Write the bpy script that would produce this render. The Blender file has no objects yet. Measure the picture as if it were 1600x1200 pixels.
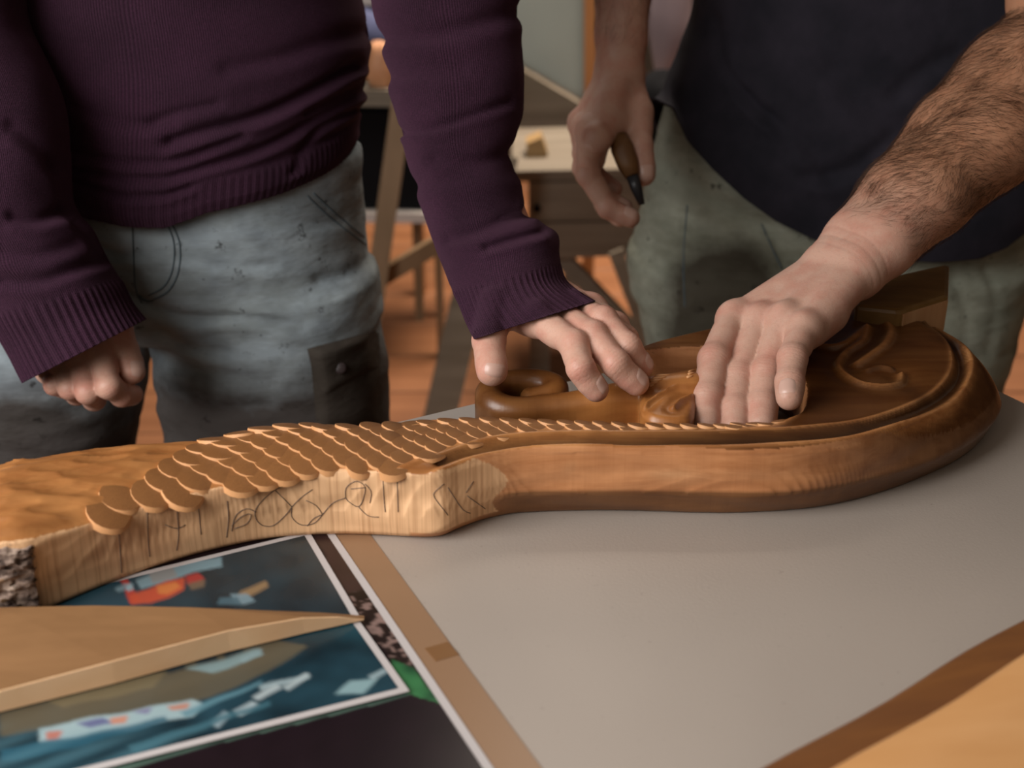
import bpy, math, random
import numpy as np
from mathutils import Vector, Matrix, noise as mnoise
from mathutils.bvhtree import BVHTree
random.seed(4); rng = np.random.RandomState(7)
S = bpy.context.scene; COL = S.collection
# ------------------------------------------------------------------ camera
PITCH = math.radians(25.0); FPX = 2000.0; CZ = 1.16; TZ = 0.74      # TZ = table top height
cam_d = bpy.data.cameras.new('camera'); cam = bpy.data.objects.new('camera', cam_d); COL.objects.link(cam)
cam.location = (0, 0, CZ); cam.rotation_euler = (math.pi/2 - PITCH, 0, 0)
cam_d.sensor_width = 36; cam_d.lens = 45; cam_d.clip_start = 0.02
cam_d.dof.use_dof = True; cam_d.dof.focus_distance = 0.88; cam_d.dof.aperture_fstop = 6.0
S.camera = cam
# ------------------------------------------------------------------ world, lights, exposure
w = bpy.data.worlds.new('world'); S.world = w; w.use_nodes = True
w.node_tree.nodes['Background'].inputs[0].default_value = (1.0, 0.80, 0.62, 1)
w.node_tree.nodes['Background'].inputs[1].default_value = 0.15
def area(name, loc, target, sx, sy, power, col):
    d = bpy.data.lights.new(name, 'AREA'); d.shape = 'RECTANGLE'; d.size = sx; d.size_y = sy
    d.energy = power; d.color = col
    o = bpy.data.objects.new(name, d); COL.objects.link(o); o.location = loc
    o.rotation_euler = (Vector(target) - Vector(loc)).to_track_quat('-Z', 'Y').to_euler()
    return o
area('window_light_left', (-0.95, 0.18, 1.42), (-0.05, 0.78, 0.78), 0.9, 0.9, 25, (1.0, 0.985, 0.97))
area('window_light_front', (-0.9, -1.5, 2.2), (0.1, 0.9, 0.8), 1.2, 1.0, 4.5, (1.0, 0.90, 0.80))
area('window_light_back', (-0.8, 3.9, 2.35), (0.0, 0.7, 0.74), 1.5, 1.3, 3, (0.90, 0.95, 1.0))
area('background_fill', (0.5, 3.0, 2.75), (0.35, 3.0, 0.0), 1.2, 1.2, 60, (1.0, 0.86, 0.72)).data.spread = math.radians(105)  # added fill with no visible source, brightens the floor and background
S.view_settings.view_transform = 'Standard'; S.view_settings.look = 'None'
S.view_settings.gamma = 1; S.view_settings.use_curve_mapping = False
S.view_settings.exposure = 0.0

# ------------------------------------------------------------------ measuring helpers
CP, SP = math.cos(PITCH), math.sin(PITCH)
C0 = np.array([0, 0, CZ])
def rayd(px, py):
    a = (px-800)/FPX; b = (600-py)/FPX
    return np.array([a, CP + b*SP, -SP + b*CP])
def Pz(px, py, z):
    d = rayd(px, py); return C0 + d*((z-CZ)/d[2])
def Py(px, py, y):
    d = rayd(px, py); return C0 + d*(y/d[1])
def proj(P):
    P = np.asarray(P, float); v = P - C0
    D = v[..., 1]*CP - v[..., 2]*SP; u = v[..., 1]*SP + v[..., 2]*CP
    return 800 + FPX*v[..., 0]/D, 600 - FPX*u/D
def on_ray(P0, px, py, L, far=True):
    d = rayd(px, py); d = d/np.linalg.norm(d); m = np.asarray(P0)-C0
    b = m @ d; disc = L*L - (m@m - b*b)
    t = b + (math.sqrt(disc) if disc > 0 else 0)*(1 if far else -1)
    return C0 + d*t
def nrm(v):
    v = np.asarray(v, float); return v/(np.linalg.norm(v)+1e-12)

# ------------------------------------------------------------------ objects
WL = {}
def thing(name, label, cat, loc=(0, 0, 0), group=None):
    o = bpy.data.objects.new(name, None); COL.objects.link(o); o.location = loc; o.empty_display_size = 0.05
    o['label'] = label; o['category'] = cat
    if group: o['group'] = group
    WL[o.name] = np.array(loc, float); return o
def mk(name, V, F, mat, parent=None, smooth=True, label=None, origin=None):
    V = np.asarray(V, float).reshape(-1, 3)
    if parent is not None: base = WL[parent.name]
    else: base = np.array(origin if origin is not None else (0, 0, 0), float)
    me = bpy.data.meshes.new(name); V = V - base
    if isinstance(F, np.ndarray):
        k = F.shape[1]; n = len(F)
        me.vertices.add(len(V)); me.vertices.foreach_set('co', V.ravel().astype(np.float32))
        me.loops.add(n*k); me.loops.foreach_set('vertex_index', F.ravel().astype(np.int32))
        me.polygons.add(n); me.polygons.foreach_set('loop_start', np.arange(0, n*k, k, dtype=np.int32))
        me.update(calc_edges=True); me.validate()
    else:
        me.from_pydata([tuple(v) for v in V], [], [tuple(f) for f in F]); me.validate()
    me.polygons.foreach_set('use_smooth', [smooth]*len(me.polygons)); me.update()
    for m in (mat if isinstance(mat, (list, tuple)) else [mat]): me.materials.append(m)
    o = bpy.data.objects.new(name, me); COL.objects.link(o)
    if parent is not None: o.parent = parent
    else: o.location = tuple(base)
    WL[o.name] = base
    if label: o['label'] = label
    return o
def tag(o, label, cat, group=None, kind=None):
    o['label'] = label; o['category'] = cat
    if group: o['group'] = group
    if kind: o['kind'] = kind
    return o
def structure(o): o['kind'] = 'structure'; return o
def vcol(o, name, arr):
    a = o.data.attributes.new(name, 'FLOAT_COLOR', 'POINT'); arr = np.asarray(arr, np.float32)
    if arr.shape[1] == 3: arr = np.concatenate([arr, np.ones((len(arr), 1), np.float32)], 1)
    a.data.foreach_set('color', arr.ravel())
def vflt(o, name, arr):
    a = o.data.attributes.new(name, 'FLOAT', 'POINT'); a.data.foreach_set('value', np.asarray(arr, np.float32))
class MB:
    def __init__(s): s.V = []; s.F = []; s.n = 0
    def add(s, V, F):
        V = np.asarray(V, float); s.V.append(V); s.F += [tuple(int(i)+s.n for i in f) for f in F]; s.n += len(V)
    def box(s, c, sz, M=None, bev=0.0):
        x, y, z = [q/2 for q in sz]; b = min(bev, x*.9, y*.9, z*.9)
        if b > 0:
            V = []; 
            for sx in (-1, 1):
                for sy in (-1, 1):
                    for sz_ in (-1, 1):
                        V += [(sx*x, sy*(y-b), sz_*(z-b)), (sx*(x-b), sy*y, sz_*(z-b)), (sx*(x-b), sy*(y-b), sz_*z)]
            V = np.array(V); import bmesh
            bm = bmesh.new(); vs = [bm.verts.new(v) for v in V]; bmesh.ops.convex_hull(bm, input=vs)
            bmesh.ops.dissolve_limit(bm, angle_limit=0.01, verts=bm.verts, edges=bm.edges)
            bm.verts.index_update(); V = np.array([v.co[:] for v in bm.verts]); F = [[v.index for v in f.verts] for f in bm.faces]; bm.free()
        else:
            V = np.array([(a*x, b_*y, c_*z) for a in (-1, 1) for b_ in (-1, 1) for c_ in (-1, 1)])
            F = [(0, 1, 3, 2), (4, 6, 7, 5), (0, 4, 5, 1), (2, 3, 7, 6), (0, 2, 6, 4), (1, 5, 7, 3)]
        if M is not None: V = V @ np.array(M).T
        s.add(V + np.array(c, float), F)
    def tube(s, P, R, n=8, cap=True):
        P = np.asarray(P, float); m = len(P); R = np.broadcast_to(R, (m,))
        T = np.gradient(P, axis=0); T /= np.linalg.norm(T, axis=1)[:, None]+1e-12
        a = np.array([0, 0, 1.]) if abs(T[0][2]) < .9 else np.array([1., 0, 0]); N = nrm(np.cross(T[0], a)); V = []
        for i in range(m):
            N = nrm(N - (N@T[i])*T[i]); B = np.cross(T[i], N)
            for k in range(n):
                q = 2*math.pi*k/n; V.append(P[i] + R[i]*(math.cos(q)*N + math.sin(q)*B))
        F = [(i*n+k, i*n+(k+1) % n, (i+1)*n+(k+1) % n, (i+1)*n+k) for i in range(m-1) for k in range(n)]
        if cap: F += [tuple(range(n))[::-1], tuple((m-1)*n+k for k in range(n))]
        s.add(V, F)
    def prism(s, pts, z0, z1, bev=0.0):
        import bmesh
        bm = bmesh.new(); vs = [bm.verts.new((p[0], p[1], z0)) for p in pts]; f = bm.faces.new(vs); f.normal_update()
        if f.normal.z > 0: f.normal_flip()
        r = bmesh.ops.extrude_face_region(bm, geom=[f]); up = [v for v in r['geom'] if isinstance(v, bmesh.types.BMVert)]
        for v in up: v.co.z = z1
        if bev > 0:
            es = [e for e in bm.edges if all(v.co.z == z1 for v in e.verts)] + [e for e in bm.edges if e.verts[0].co.z != e.verts[1].co.z]
            bmesh.ops.bevel(bm, geom=es, offset=bev, segments=2, profile=.5, affect='EDGES')
        bmesh.ops.recalc_face_normals(bm, faces=bm.faces)
        bm.verts.index_update(); V = [v.co[:] for v in bm.verts]; F = [[v.index for v in f.verts] for f in bm.faces]; bm.free()
        s.add(V, F)
    def out(s, name, mat, parent=None, smooth=False, label=None, origin=None):
        return mk(name, np.concatenate(s.V), s.F, mat, parent, smooth, label, origin)

# ------------------------------------------------------------------ implicit surfaces
def nets(F, org, h):
    s = F < 0; nx, ny, nz = F.shape; c = np.zeros((nx-1, ny-1, nz-1), np.int8)
    for i in (0, 1):
        for j in (0, 1):
            for k in (0, 1): c += s[i:nx-1+i, j:ny-1+j, k:nz-1+k]
    act = (c > 0) & (c < 8); I, J, K = np.nonzero(act); n = len(I)
    idx = -np.ones(act.shape, np.int32); idx[I, J, K] = np.arange(n)
    acc = np.zeros((n, 3)); cnt = np.zeros(n); cor = [(i, j, k) for i in (0, 1) for j in (0, 1) for k in (0, 1)]
    val = {q: F[I+q[0], J+q[1], K+q[2]] for q in cor}
    for a in cor:
        for ax in range(3):
            if a[ax] == 0:
                b = list(a); b[ax] = 1; b = tuple(b); fa, fb = val[a], val[b]; m = (fa < 0) != (fb < 0)
                t = np.where(m, fa/np.where(m, fa-fb, 1), 0); p = np.zeros((n, 3))
                for q in range(3): p[:, q] = a[q]
                p[:, ax] = t; acc += p*m[:, None]; cnt += m
    V = (np.stack([I, J, K], 1) + acc/cnt[:, None])*h + np.array(org)
    Q = []
    for ax in range(3):
        sl0 = [slice(None)]*3; sl1 = [slice(None)]*3; sl0[ax] = slice(0, -1); sl1[ax] = slice(1, None)
        a = s[tuple(sl0)]; b = s[tuple(sl1)]; E = np.argwhere(a != b); o1, o2 = (ax+1) % 3, (ax+2) % 3
        E = E[(E[:, o1] > 0) & (E[:, o2] > 0) & (E[:, o1] < F.shape[o1]-1) & (E[:, o2] < F.shape[o2]-1)]
        ins = a[E[:, 0], E[:, 1], E[:, 2]]
        def g(d1, d2):
            X = E.copy(); X[:, o1] += d1; X[:, o2] += d2; return idx[X[:, 0], X[:, 1], X[:, 2]]
        q = np.stack([g(-1, -1), g(0, -1), g(0, 0), g(-1, 0)], 1); q[~ins] = q[~ins][:, ::-1]; Q.append(q)
    return V, np.concatenate(Q)
def smin(a, b, k):
    h = np.clip(0.5 + 0.5*(b-a)/k, 0, 1); return b*(1-h) + a*h - k*h*(1-h)
class Grid:
    def __init__(s, lo, hi, h):
        s.lo = np.array(lo, float); s.h = h; s.n = np.ceil((np.array(hi)-s.lo)/h).astype(int)+1
    def new(s, v=0.03): return np.full(s.n, v, np.float32)
    def sub(s, pts, rad):
        pts = np.asarray(pts); a = np.clip(np.floor((pts.min(0)-rad-s.lo)/s.h).astype(int), 0, s.n-1)
        b = np.clip(np.ceil((pts.max(0)+rad-s.lo)/s.h).astype(int)+1, 1, s.n)
        sl = tuple(slice(a[i], max(b[i], a[i]+1)) for i in range(3))
        ax = [(s.lo[i] + s.h*np.arange(sl[i].start, sl[i].stop)).astype(np.float32) for i in range(3)]
        return sl, ax[0][:, None, None], ax[1][None, :, None], ax[2][None, None, :]
def seg(X, Y, Z, a, b, r1, r2):
    ba = b-a; L2 = float(ba@ba)+1e-12
    t = np.clip(((X-a[0])*ba[0] + (Y-a[1])*ba[1] + (Z-a[2])*ba[2])/L2, 0, 1)
    return np.sqrt((X-a[0]-t*ba[0])**2 + (Y-a[1]-t*ba[1])**2 + (Z-a[2]-t*ba[2])**2) - (r1 + (r2-r1)*t)
def smooth_verts(V, F, it=1, lam=0.5):
    V = V.copy(); n = len(V)
    for _ in range(it):
        acc = np.zeros_like(V); cnt = np.zeros(n)
        for a, b in ((0, 1), (1, 2), (2, 3), (3, 0)):
            for p, q in ((a, b), (b, a)):
                for ax in range(3): acc[:, ax] += np.bincount(F[:, p], V[F[:, q], ax], n)
                cnt += np.bincount(F[:, p], minlength=n)
        V += lam*(acc/np.maximum(cnt, 1)[:, None]-V)
    return V
def polydist(X, Y, pts, closed=False):
    pts = np.asarray(pts)[:, :2]; n = len(pts); d = np.full(X.shape, 1e9)
    for i in range(n if closed else n-1):
        a = pts[i]; b = pts[(i+1) % n]; ba = b-a; t = np.clip(((X-a[0])*ba[0]+(Y-a[1])*ba[1])/(ba@ba+1e-12), 0, 1)
        d = np.minimum(d, (X-a[0]-t*ba[0])**2 + (Y-a[1]-t*ba[1])**2)
    return np.sqrt(d)
def inside(X, Y, pts):
    pts = np.asarray(pts)[:, :2]; c = np.zeros(X.shape, bool); n = len(pts)
    for i in range(n):
        x1, y1 = pts[i]; x2, y2 = pts[(i+1) % n]
        if y1 == y2: continue
        c ^= ((y1 > Y) != (y2 > Y)) & (X < (x2-x1)*(Y-y1)/(y2-y1)+x1)
    return c
def spline(pts, m=8, closed=False):
    P = np.asarray(pts, float); n = len(P); out = []
    for i in range(n if closed else n-1):
        if closed: p0, p1, p2, p3 = P[(i-1) % n], P[i], P[(i+1) % n], P[(i+2) % n]
        else: p0, p1, p2, p3 = P[max(i-1, 0)], P[i], P[i+1], P[min(i+2, n-1)]
        for k in range(m):
            t = k/m; out.append(.5*((2*p1)+(-p0+p2)*t+(2*p0-5*p1+4*p2-p3)*t*t+(-p0+3*p1-3*p2+p3)*t**3))
    if not closed: out.append(P[-1])
    return np.array(out)
def vnoise(P, scale, seed=0.0, oct_=2):
    return np.array([mnoise.fractal(Vector((p[0]*scale+seed, p[1]*scale, p[2]*scale)), 1.0, 2.0, oct_) for p in P])

# ------------------------------------------------------------------ materials
def mat(name, col=(.5, .5, .5), rough=.6, **kw):
    m = bpy.data.materials.new(name); m.use_nodes = True; b = m.node_tree.nodes['Principled BSDF']
    b.inputs['Base Color'].default_value = (*col, 1); b.inputs['Roughness'].default_value = rough
    b.inputs['Specular IOR Level'].default_value = kw.get('spec', .4)
    return m
class NT:
    def __init__(s, m): s.m = m; s.t = m.node_tree; s.b = s.t.nodes['Principled BSDF']
    def n(s, typ, **kw):
        q = s.t.nodes.new(typ)
        for k, v in kw.items():
            if k.startswith('i_'):
                key = k[2:]; key = int(key) if key.isdigit() else key.replace('_', ' '); q.inputs[key].default_value = v
            else: setattr(q, k, v)
        return q
    def l(s, a, b): s.t.links.new(a, b)
    def coord(s, sc=(1, 1, 1), kind='Object', rot=(0, 0, 0)):
        c = s.n('ShaderNodeTexCoord'); mp = s.n('ShaderNodeMapping'); mp.inputs['Scale'].default_value = sc; mp.inputs['Rotation'].default_value = rot
        s.l(c.outputs[kind], mp.inputs['Vector']); return mp.outputs[0]
    def noise(s, sc=(1, 1, 1), scale=5, detail=4, rough=.55, dist=0, rot=(0, 0, 0), kind='Object'):
        q = s.n('ShaderNodeTexNoise', i_Scale=scale, i_Detail=detail, i_Roughness=rough, i_Distortion=dist); s.l(s.coord(sc, kind, rot), q.inputs['Vector']); return q.outputs['Fac']
    def ramp(s, fac, stops, interp='LINEAR'):
        r = s.n('ShaderNodeValToRGB'); e = r.color_ramp.elements; r.color_ramp.interpolation = interp
        while len(e) < len(stops): e.new(.5)
        for i, (p, c) in enumerate(stops): e[i].position = p; e[i].color = (*c, 1) if len(c) == 3 else c
        s.l(fac, r.inputs[0]); return r.outputs[0]
    def mix(s, a, b, fac, mode='MIX'):
        q = s.n('ShaderNodeMix', data_type='RGBA', blend_type=mode)
        for v, i in ((fac, 0), (a, 6), (b, 7)):
            if hasattr(v, 'node'): s.l(v, q.inputs[i])
            elif i == 0: q.inputs[0].default_value = v
            else: q.inputs[i].default_value = (*v, 1)
        return q.outputs[2]
    def math(s, op, a, b=0.0, c=0.0):
        q = s.n('ShaderNodeMath', operation=op)
        for i, v in enumerate((a, b, c)):
            if hasattr(v, 'node'): s.l(v, q.inputs[i])
            else: q.inputs[i].default_value = v
        return q.outputs[0]
    def bump(s, h, st=.3, dist=.001, prev=None):
        q = s.n('ShaderNodeBump', i_Strength=st, i_Distance=dist); s.l(h, q.inputs['Height'])
        if prev is not None: s.l(prev, q.inputs['Normal'])
        s.l(q.outputs[0], s.b.inputs['Normal']); return q.outputs[0]
    def base(s, c): s.l(c, s.b.inputs['Base Color'])
    def attr(s, name): return s.n('ShaderNodeAttribute', attribute_name=name)
def wood(name, c1, c2, sc=(4, 60, 60), rough=.5, bump=.25, rot=(0, 0, 0), spec=.35):
    m = mat(name, c1, rough, spec=spec); t = NT(m); f = t.noise(sc, 1.0, 5, .6, .4, rot)
    t.base(t.ramp(f, [(.3, c1), (.7, c2)])); t.bump(f, bump, .0006); return m
def skin(name, base, red, dark):
    m = mat(name, base, .48, spec=.35); t = NT(m)
    n1 = t.noise((1, 1, 1), 55, 4, .6); n2 = t.noise((1, 1, 1), 420, 3, .6)
    c = t.mix(base, red, t.ramp(n1, [(.42, (0, 0, 0)), (.72, (.8, .8, .8))]))
    c = t.mix(c, dark, t.ramp(n2, [(.55, (0, 0, 0)), (.8, (.35, .35, .35))]))
    c = t.mix(c, (.33, .145, .065), t.math('MULTIPLY', t.attr('tan').outputs['Fac'], .75))
    at = t.attr('wr'); aw = t.math('MULTIPLY', at.outputs['Fac'], .42); c = t.mix(c, red, aw)
    t.base(c)
    t.b.inputs['Subsurface Weight'].default_value = .12; t.b.inputs['Subsurface Radius'].default_value = (.009, .0035, .002); t.b.inputs['Subsurface Scale'].default_value = .8
    s_ = t.attr('ws'); nz = t.noise((1, 1, 1), 260, 2, .5)
    ph = t.math('ADD', t.math('MULTIPLY', s_.outputs['Fac'], 2*math.pi/.0026), t.math('MULTIPLY', nz, 7.0))
    wv = t.math('POWER', t.math('MULTIPLY_ADD', t.math('SINE', ph), .5, .5), .45)
    h = t.math('MULTIPLY', t.math('MULTIPLY', wv, at.outputs['Fac']), 1.0)
    b1 = t.bump(h, .45, .0005); vz = t.n('ShaderNodeTexVoronoi', i_Scale=900); t.l(t.coord(), vz.inputs['Vector'])
    b2 = t.bump(vz.outputs['Distance'], .25, .0003, b1); t.bump(n1, .25, .002, b2); return m
M = {}
M['skin_a'] = skin('skin_pale', (.56, .335, .25), (.50, .21, .155), (.36, .19, .13))
M['skin_b'] = skin('skin_tanned', (.50, .30, .225), (.45, .20, .145), (.30, .16, .11))
M['nail'] = mat('nail', (.53, .335, .27), .33, spec=.45)
M['hair'] = mat('arm_hair', (.055, .024, .011), .5, spec=.3)
def knit(name, c1, c2, nu, nv, rib=False):
    m = mat(name, c1, .95, spec=.15); t = NT(m); uv = t.n('ShaderNodeTexCoord'); sp = t.n('ShaderNodeSeparateXYZ'); t.l(uv.outputs['UV'], sp.inputs[0])
    su = t.math('SINE', t.math('MULTIPLY', sp.outputs[0], 2*math.pi*nu)); sv = t.math('SINE', t.math('MULTIPLY', sp.outputs[1], 2*math.pi*nv))
    h = t.math('ADD', su, t.math('MULTIPLY', sv, .25)); n1 = t.noise((1, 1, 1), 900, 3, .7); n2 = t.noise((1, 1, 1), 14, 4, .6); n3 = t.noise((1, 1, 1), 2500, 1, .5)
    c = t.mix(c1, c2, t.ramp(t.math('MULTIPLY_ADD', h, .12, n1), [(.4, (0, 0, 0)), (.72, (1, 1, 1))]))
    c = t.mix(c, tuple(x*.55 for x in c1), t.ramp(n2, [(.4, (0, 0, 0)), (.75, (.6, .6, .6))]))
    t.base(c); b = t.bump(h, .40, .0005); t.bump(n1, .7, .0014, b)
    t.b.inputs['Sheen Weight'].default_value = .12; t.b.inputs['Sheen Roughness'].default_value = .5; t.b.inputs['Sheen Tint'].default_value = (.7, .3, .5, 1)
    return m
M['knit'] = knit('plum_knit', (.021, .0075, .0155), (.046, .0145, .032), 560, 420)
M['knit_s'] = knit('plum_knit_sleeve', (.021, .0075, .0155), (.046, .0145, .032), 215, 330)
def cloth(name, c1, c2, sc=18):
    m = mat(name, c1, .9, spec=.15); t = NT(m); n = t.noise((1, 1, 1), sc, 4, .6); f = t.noise((1, 1, 1), 1400, 2, .5)
    t.base(t.ramp(n, [(.35, c1), (.68, c2)])); b = t.bump(f, .3, .0004); t.bump(n, .4, .004, b); return m
M['navy'] = cloth('navy_jersey', (.014, .0135, .019), (.025, .022, .031))
def trousers(name, c1, c2, dirt, zlo, zhi):
    m = mat(name, c1, .9, spec=.12); t = NT(m); n = t.noise((1, 1, 1), 9, 5, .65); f = t.noise((1, 1, 1), 1300, 2, .5); s_ = t.noise((1, 1, 1), 60, 3, .7)
    g = t.n('ShaderNodeTexCoord'); sp = t.n('ShaderNodeSeparateXYZ'); t.l(g.outputs['Object'], sp.inputs[0])
    zz = t.n('ShaderNodeAttribute', attribute_name='dirt')
    w_ = t.math('MULTIPLY_ADD', t.math('SUBTRACT', n, .5), 1.1, zz.outputs['Fac'])
    c = t.mix(c1, c2, t.ramp(t.noise((1, 1, 1), 25, 3, .5), [(.35, (0, 0, 0)), (.7, (1, 1, 1))]))
    c = t.mix(c, dirt, t.ramp(w_, [(.15, (0, 0, 0)), (.85, (.93, .93, .93))]))
    c = t.mix(c, tuple(x*.3 for x in dirt), t.ramp(s_, [(.63, (0, 0, 0)), (.72, (.75, .75, .75))]))
    c = t.mix(c, (.62, .60, .56), t.ramp(t.noise((1, 1, 3), 7, 5, .7), [(.45, (0, 0, 0)), (.62, (.75, .75, .75))]), 'MULTIPLY')
    t.base(c); b = t.bump(f, .35, .0005); t.bump(t.noise((1, 1, 2.2), 28, 3, .5), .6, .004, b); return m
M['jeans_l'] = trousers('grey_blue_work_denim', (.31, .36, .385), (.20, .235, .26), (.050, .038, .032), .70, .86)
M['jeans_r'] = trousers('khaki_work_cloth', (.29, .30, .24), (.20, .21, .165), (.036, .028, .019), .62, .98)
M['stitch'] = mat('dark_thread', (.06, .085, .10), .8); M['button'] = mat('dark_metal_snap', (.03, .02, .02), .35)
M['shoe'] = mat('work_boot_leather', (.05, .03, .02), .5); M['pocket'] = trousers('dirty_pocket_cloth', (.075, .065, .055), (.05, .042, .035), (.035, .026, .020), .66, .80)
# carving wood: Col carries finish zones, pale ridges, dark grooves and painted chamfer shade
def carved(name):
    m = mat(name, (.3, .1, .03), .32, spec=.5); t = NT(m); a = t.attr('Col'); r = t.attr('raw')
    g1 = t.noise((520, 40, 10), 1.0, 3, .55, .2); g2 = t.noise((10, 90, 90), 1.0, 5, .6, .6); blot = t.noise((1, 1, 1), 16, 4, .6)
    dk = t.mix(a.outputs['Color'], (.62, .5, .40), t.ramp(g2, [(.38, (0, 0, 0)), (.66, (.75, .75, .75))]), 'MULTIPLY')
    dk = t.mix(dk, (.62, .55, .5), t.ramp(blot, [(.4, (0, 0, 0)), (.65, (.7, .7, .7))]), 'MULTIPLY')
    lt = t.mix(a.outputs['Color'], (.60, .50, .42), t.ramp(g1, [(.46, (0, 0, 0)), (.66, (.6, .6, .6))]), 'MULTIPLY')
    t.base(t.mix(dk, lt, r.outputs['Fac']))
    t.l(t.math('MULTIPLY_ADD', r.outputs['Fac'], .34, .30), t.b.inputs['Roughness'])
    b = t.bump(g2, .25, .0006); t.bump(g1, .2, .0004, b); return m
M['carved'] = carved('oiled_carved_wood')
M['scale_top'] = wood('scale_wood_dark', (.25, .10, .030), (.38, .17, .056), (30, 160, 160), .4, .3, spec=.45)
_t = NT(M['scale_top']); _b = _t.b.inputs['Base Color'].links[0].from_socket; _t.base(_t.mix(_b, (.35, .30, .26), _t.ramp(_t.noise((1, 1, 1), 85, 3, .6), [(.42, (0, 0, 0)), (.62, (.9, .9, .9))]), 'MULTIPLY'))
M['scale_rim'] = wood('scale_wood_cut', (.66, .34, .15), (.54, .26, .105), (60, 160, 160), .5, .2)
M['pencil'] = mat('pencil_graphite', (.14, .095, .07), .7)

# ================================================================== SETTING
M['floor'] = mat('floor_wood', (.2, .08, .04), .55)
def _fl(m):
    t = NT(m); f = t.noise((1.2, 14, 1), 1.0, 4, .6); f2 = t.noise((1, 1, 1), 1.6, 2, .5)
    t.base(t.mix(t.ramp(f, [(.3, (.20, .075, .027)), (.7, (.30, .125, .052))]), (.14, .055, .024), t.ramp(f2, [(.45, (0, 0, 0)), (.7, (.8, .8, .8))])))
_fl(M['floor'])
M['gap'] = mat('floor_gap', (.03, .012, .008), .8)
fl = MB(); fl.box((0, 2.2, -.02), (7.6, 7.2, .02)); fo = structure(fl.out('floor', M['gap']))
bd = []
for i in range(38):
    y0 = -1.35 + i*.19
    if y0 > 5.75: break
    for j in range(3):
        x0 = -3.78 + j*2.52 + (i % 2)*.0; b = MB(); b.box((x0+1.255, y0+.0925, -.006), (2.505, .184, .012), bev=.002)
        if y0 < 1.2: bd.append(b); continue
        b.out('floorboard', M['floor'], fo)
mb = MB()
for b in bd:
    for V, in [(v,) for v in b.V]: mb.V.append(V); mb.F += [tuple(i+mb.n for i in f) for f in b.F]; mb.n += len(V)
mb.out('floorboard', M['floor'], fo)['kind'] = 'stuff'
M['wall'] = mat('wall_plaster', (.11, .085, .065), .9); NT(M['wall']).bump(NT(M['wall']).noise((1, 1, 1), 30, 3), .2, .003)
q = MB(); q.box((0, 5.85, 1.4), (7.7, .1, 2.82)); structure(q.out('wall_back', M['wall']))
q = MB(); q.box((-3.85, 2.2, 1.4), (.1, 7.2, 2.82)); structure(q.out('wall_left', M['wall']))
q = MB(); q.box((3.85, 2.2, 1.4), (.1, 7.2, 2.82)); structure(q.out('wall_right', M['wall']))

# ================================================================== TABLE
ea = nrm([.1108, .0616, 0]); eb = np.array([ea[1], -ea[0], 0]); corner = np.array([.288, 1.041, 0])
M['laminate'] = mat('table_laminate', (.36, .31, .27), .40, spec=.6)
def _lam(m):
    t = NT(m); n = t.noise((1, 1, 1), 5, 3, .5); sp = t.noise((1, 1, 1), 240, 2, .6)
    c = t.ramp(n, [(.3, (.335, .285, .245)), (.7, (.375, .32, .275))]); t.base(t.mix(c, (.22, .18, .15), t.ramp(sp, [(.70, (0, 0, 0)), (.78, (.5, .5, .5))])))
    t.bump(t.noise((1, 1, 1), 520, 3, .6), .22, .0005)
_lam(M['laminate'])
M['grey_metal'] = mat('table_leg_metal', (.12, .12, .12), .4)
tw, td = 1.75, 1.15
def tpt(a, b): return corner - ea*a + eb*b
tc = tpt(tw/2, td/2); table = thing('table', 'pale grey laminate work table under the carving', 'table', (tc[0], tc[1], 0))
pts = []
for (a, b, s0) in ((.0, 0, 0), (tw, 0, 1), (tw, td, 2), (0, td, 3)):
    ca = .02 if a == 0 else tw-.02; cb = .02 if b == 0 else td-.02
    for k in range(5):
        ang = {0: 90, 1: 180, 2: 270, 3: 0}[s0] + 0; t_ = math.radians(k*22.5)
        u, v = {0: (-math.cos(t_), -math.sin(t_)), 1: (math.sin(t_), -math.cos(t_)), 2: (math.cos(t_), math.sin(t_)), 3: (-math.sin(t_), math.cos(t_))}[s0]
        pts.append(tpt(ca+u*.02, cb+v*.02))
q = MB(); q.prism(pts, TZ-.028, TZ, .003); q.out('tabletop', M['laminate'], table, smooth=False)
for a, b in ((.12, .12), (tw-.12, .12), (.12, td-.12), (tw-.12, td-.12)):
    p = tpt(a, b); q = MB(); q.tube([(p[0], p[1], 0), (p[0], p[1], TZ-.03)], .016, 14); q.tube([(p[0], p[1], 0), (p[0], p[1], .02)], .022, 14); q.out('leg', M['grey_metal'], table, True)

# ================================================================== CARVING
carv = thing('wooden_carving', 'long brown wooden carving with scaled neck and rounded head on the grey table', 'carving', tuple(Pz(800, 750, TZ)))
H = .00125
ol = [(-230,1010,.75),(-60,968,.75),(0,948,.75),(60,938,.75),(120,914,.75),(180,890,.75),(250,866,.75),(330,844,.75),(430,824,.75),(520,818,.75),(590,816,.752),(640,819,.752),(690,820,.752),(730,803,.754),(790,784,.755),(850,777,.756),(1000,776,.756),(1170,779,.756),(1290,770,.756),(1400,744,.756),(1480,713,.757),(1530,680,.76),(1558,650,.762),(1569,618,.766),(1562,590,.77),(1540,557,.776),(1502,516,.784),(1445,490,.785),(1370,479,.785),(1290,481,.785),(1210,490,.785),(1120,507,.787),(1060,521,.787),(1010,534,.787),(984,545,.787),
 (992,552,.787),(1016,551,.787),(1055,547,.787),(1120,545,.787),(1185,548,.787),(1228,566,.787),(1247,595,.787),(1249,622,.787),(1240,643,.787),(1205,655,.787),(1100,661,.787),(1000,659,.787),(900,656,.787),(800,651,.787),(720,650,.787),(640,650,.787),(560,652,.786),(480,655,.784),(400,662,.783),(350,670,.783),(300,678,.783),(240,685,.783),(180,693,.782),(100,714,.779),(0,746,.777),(-60,766,.776),(-230,815,.775)]
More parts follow.
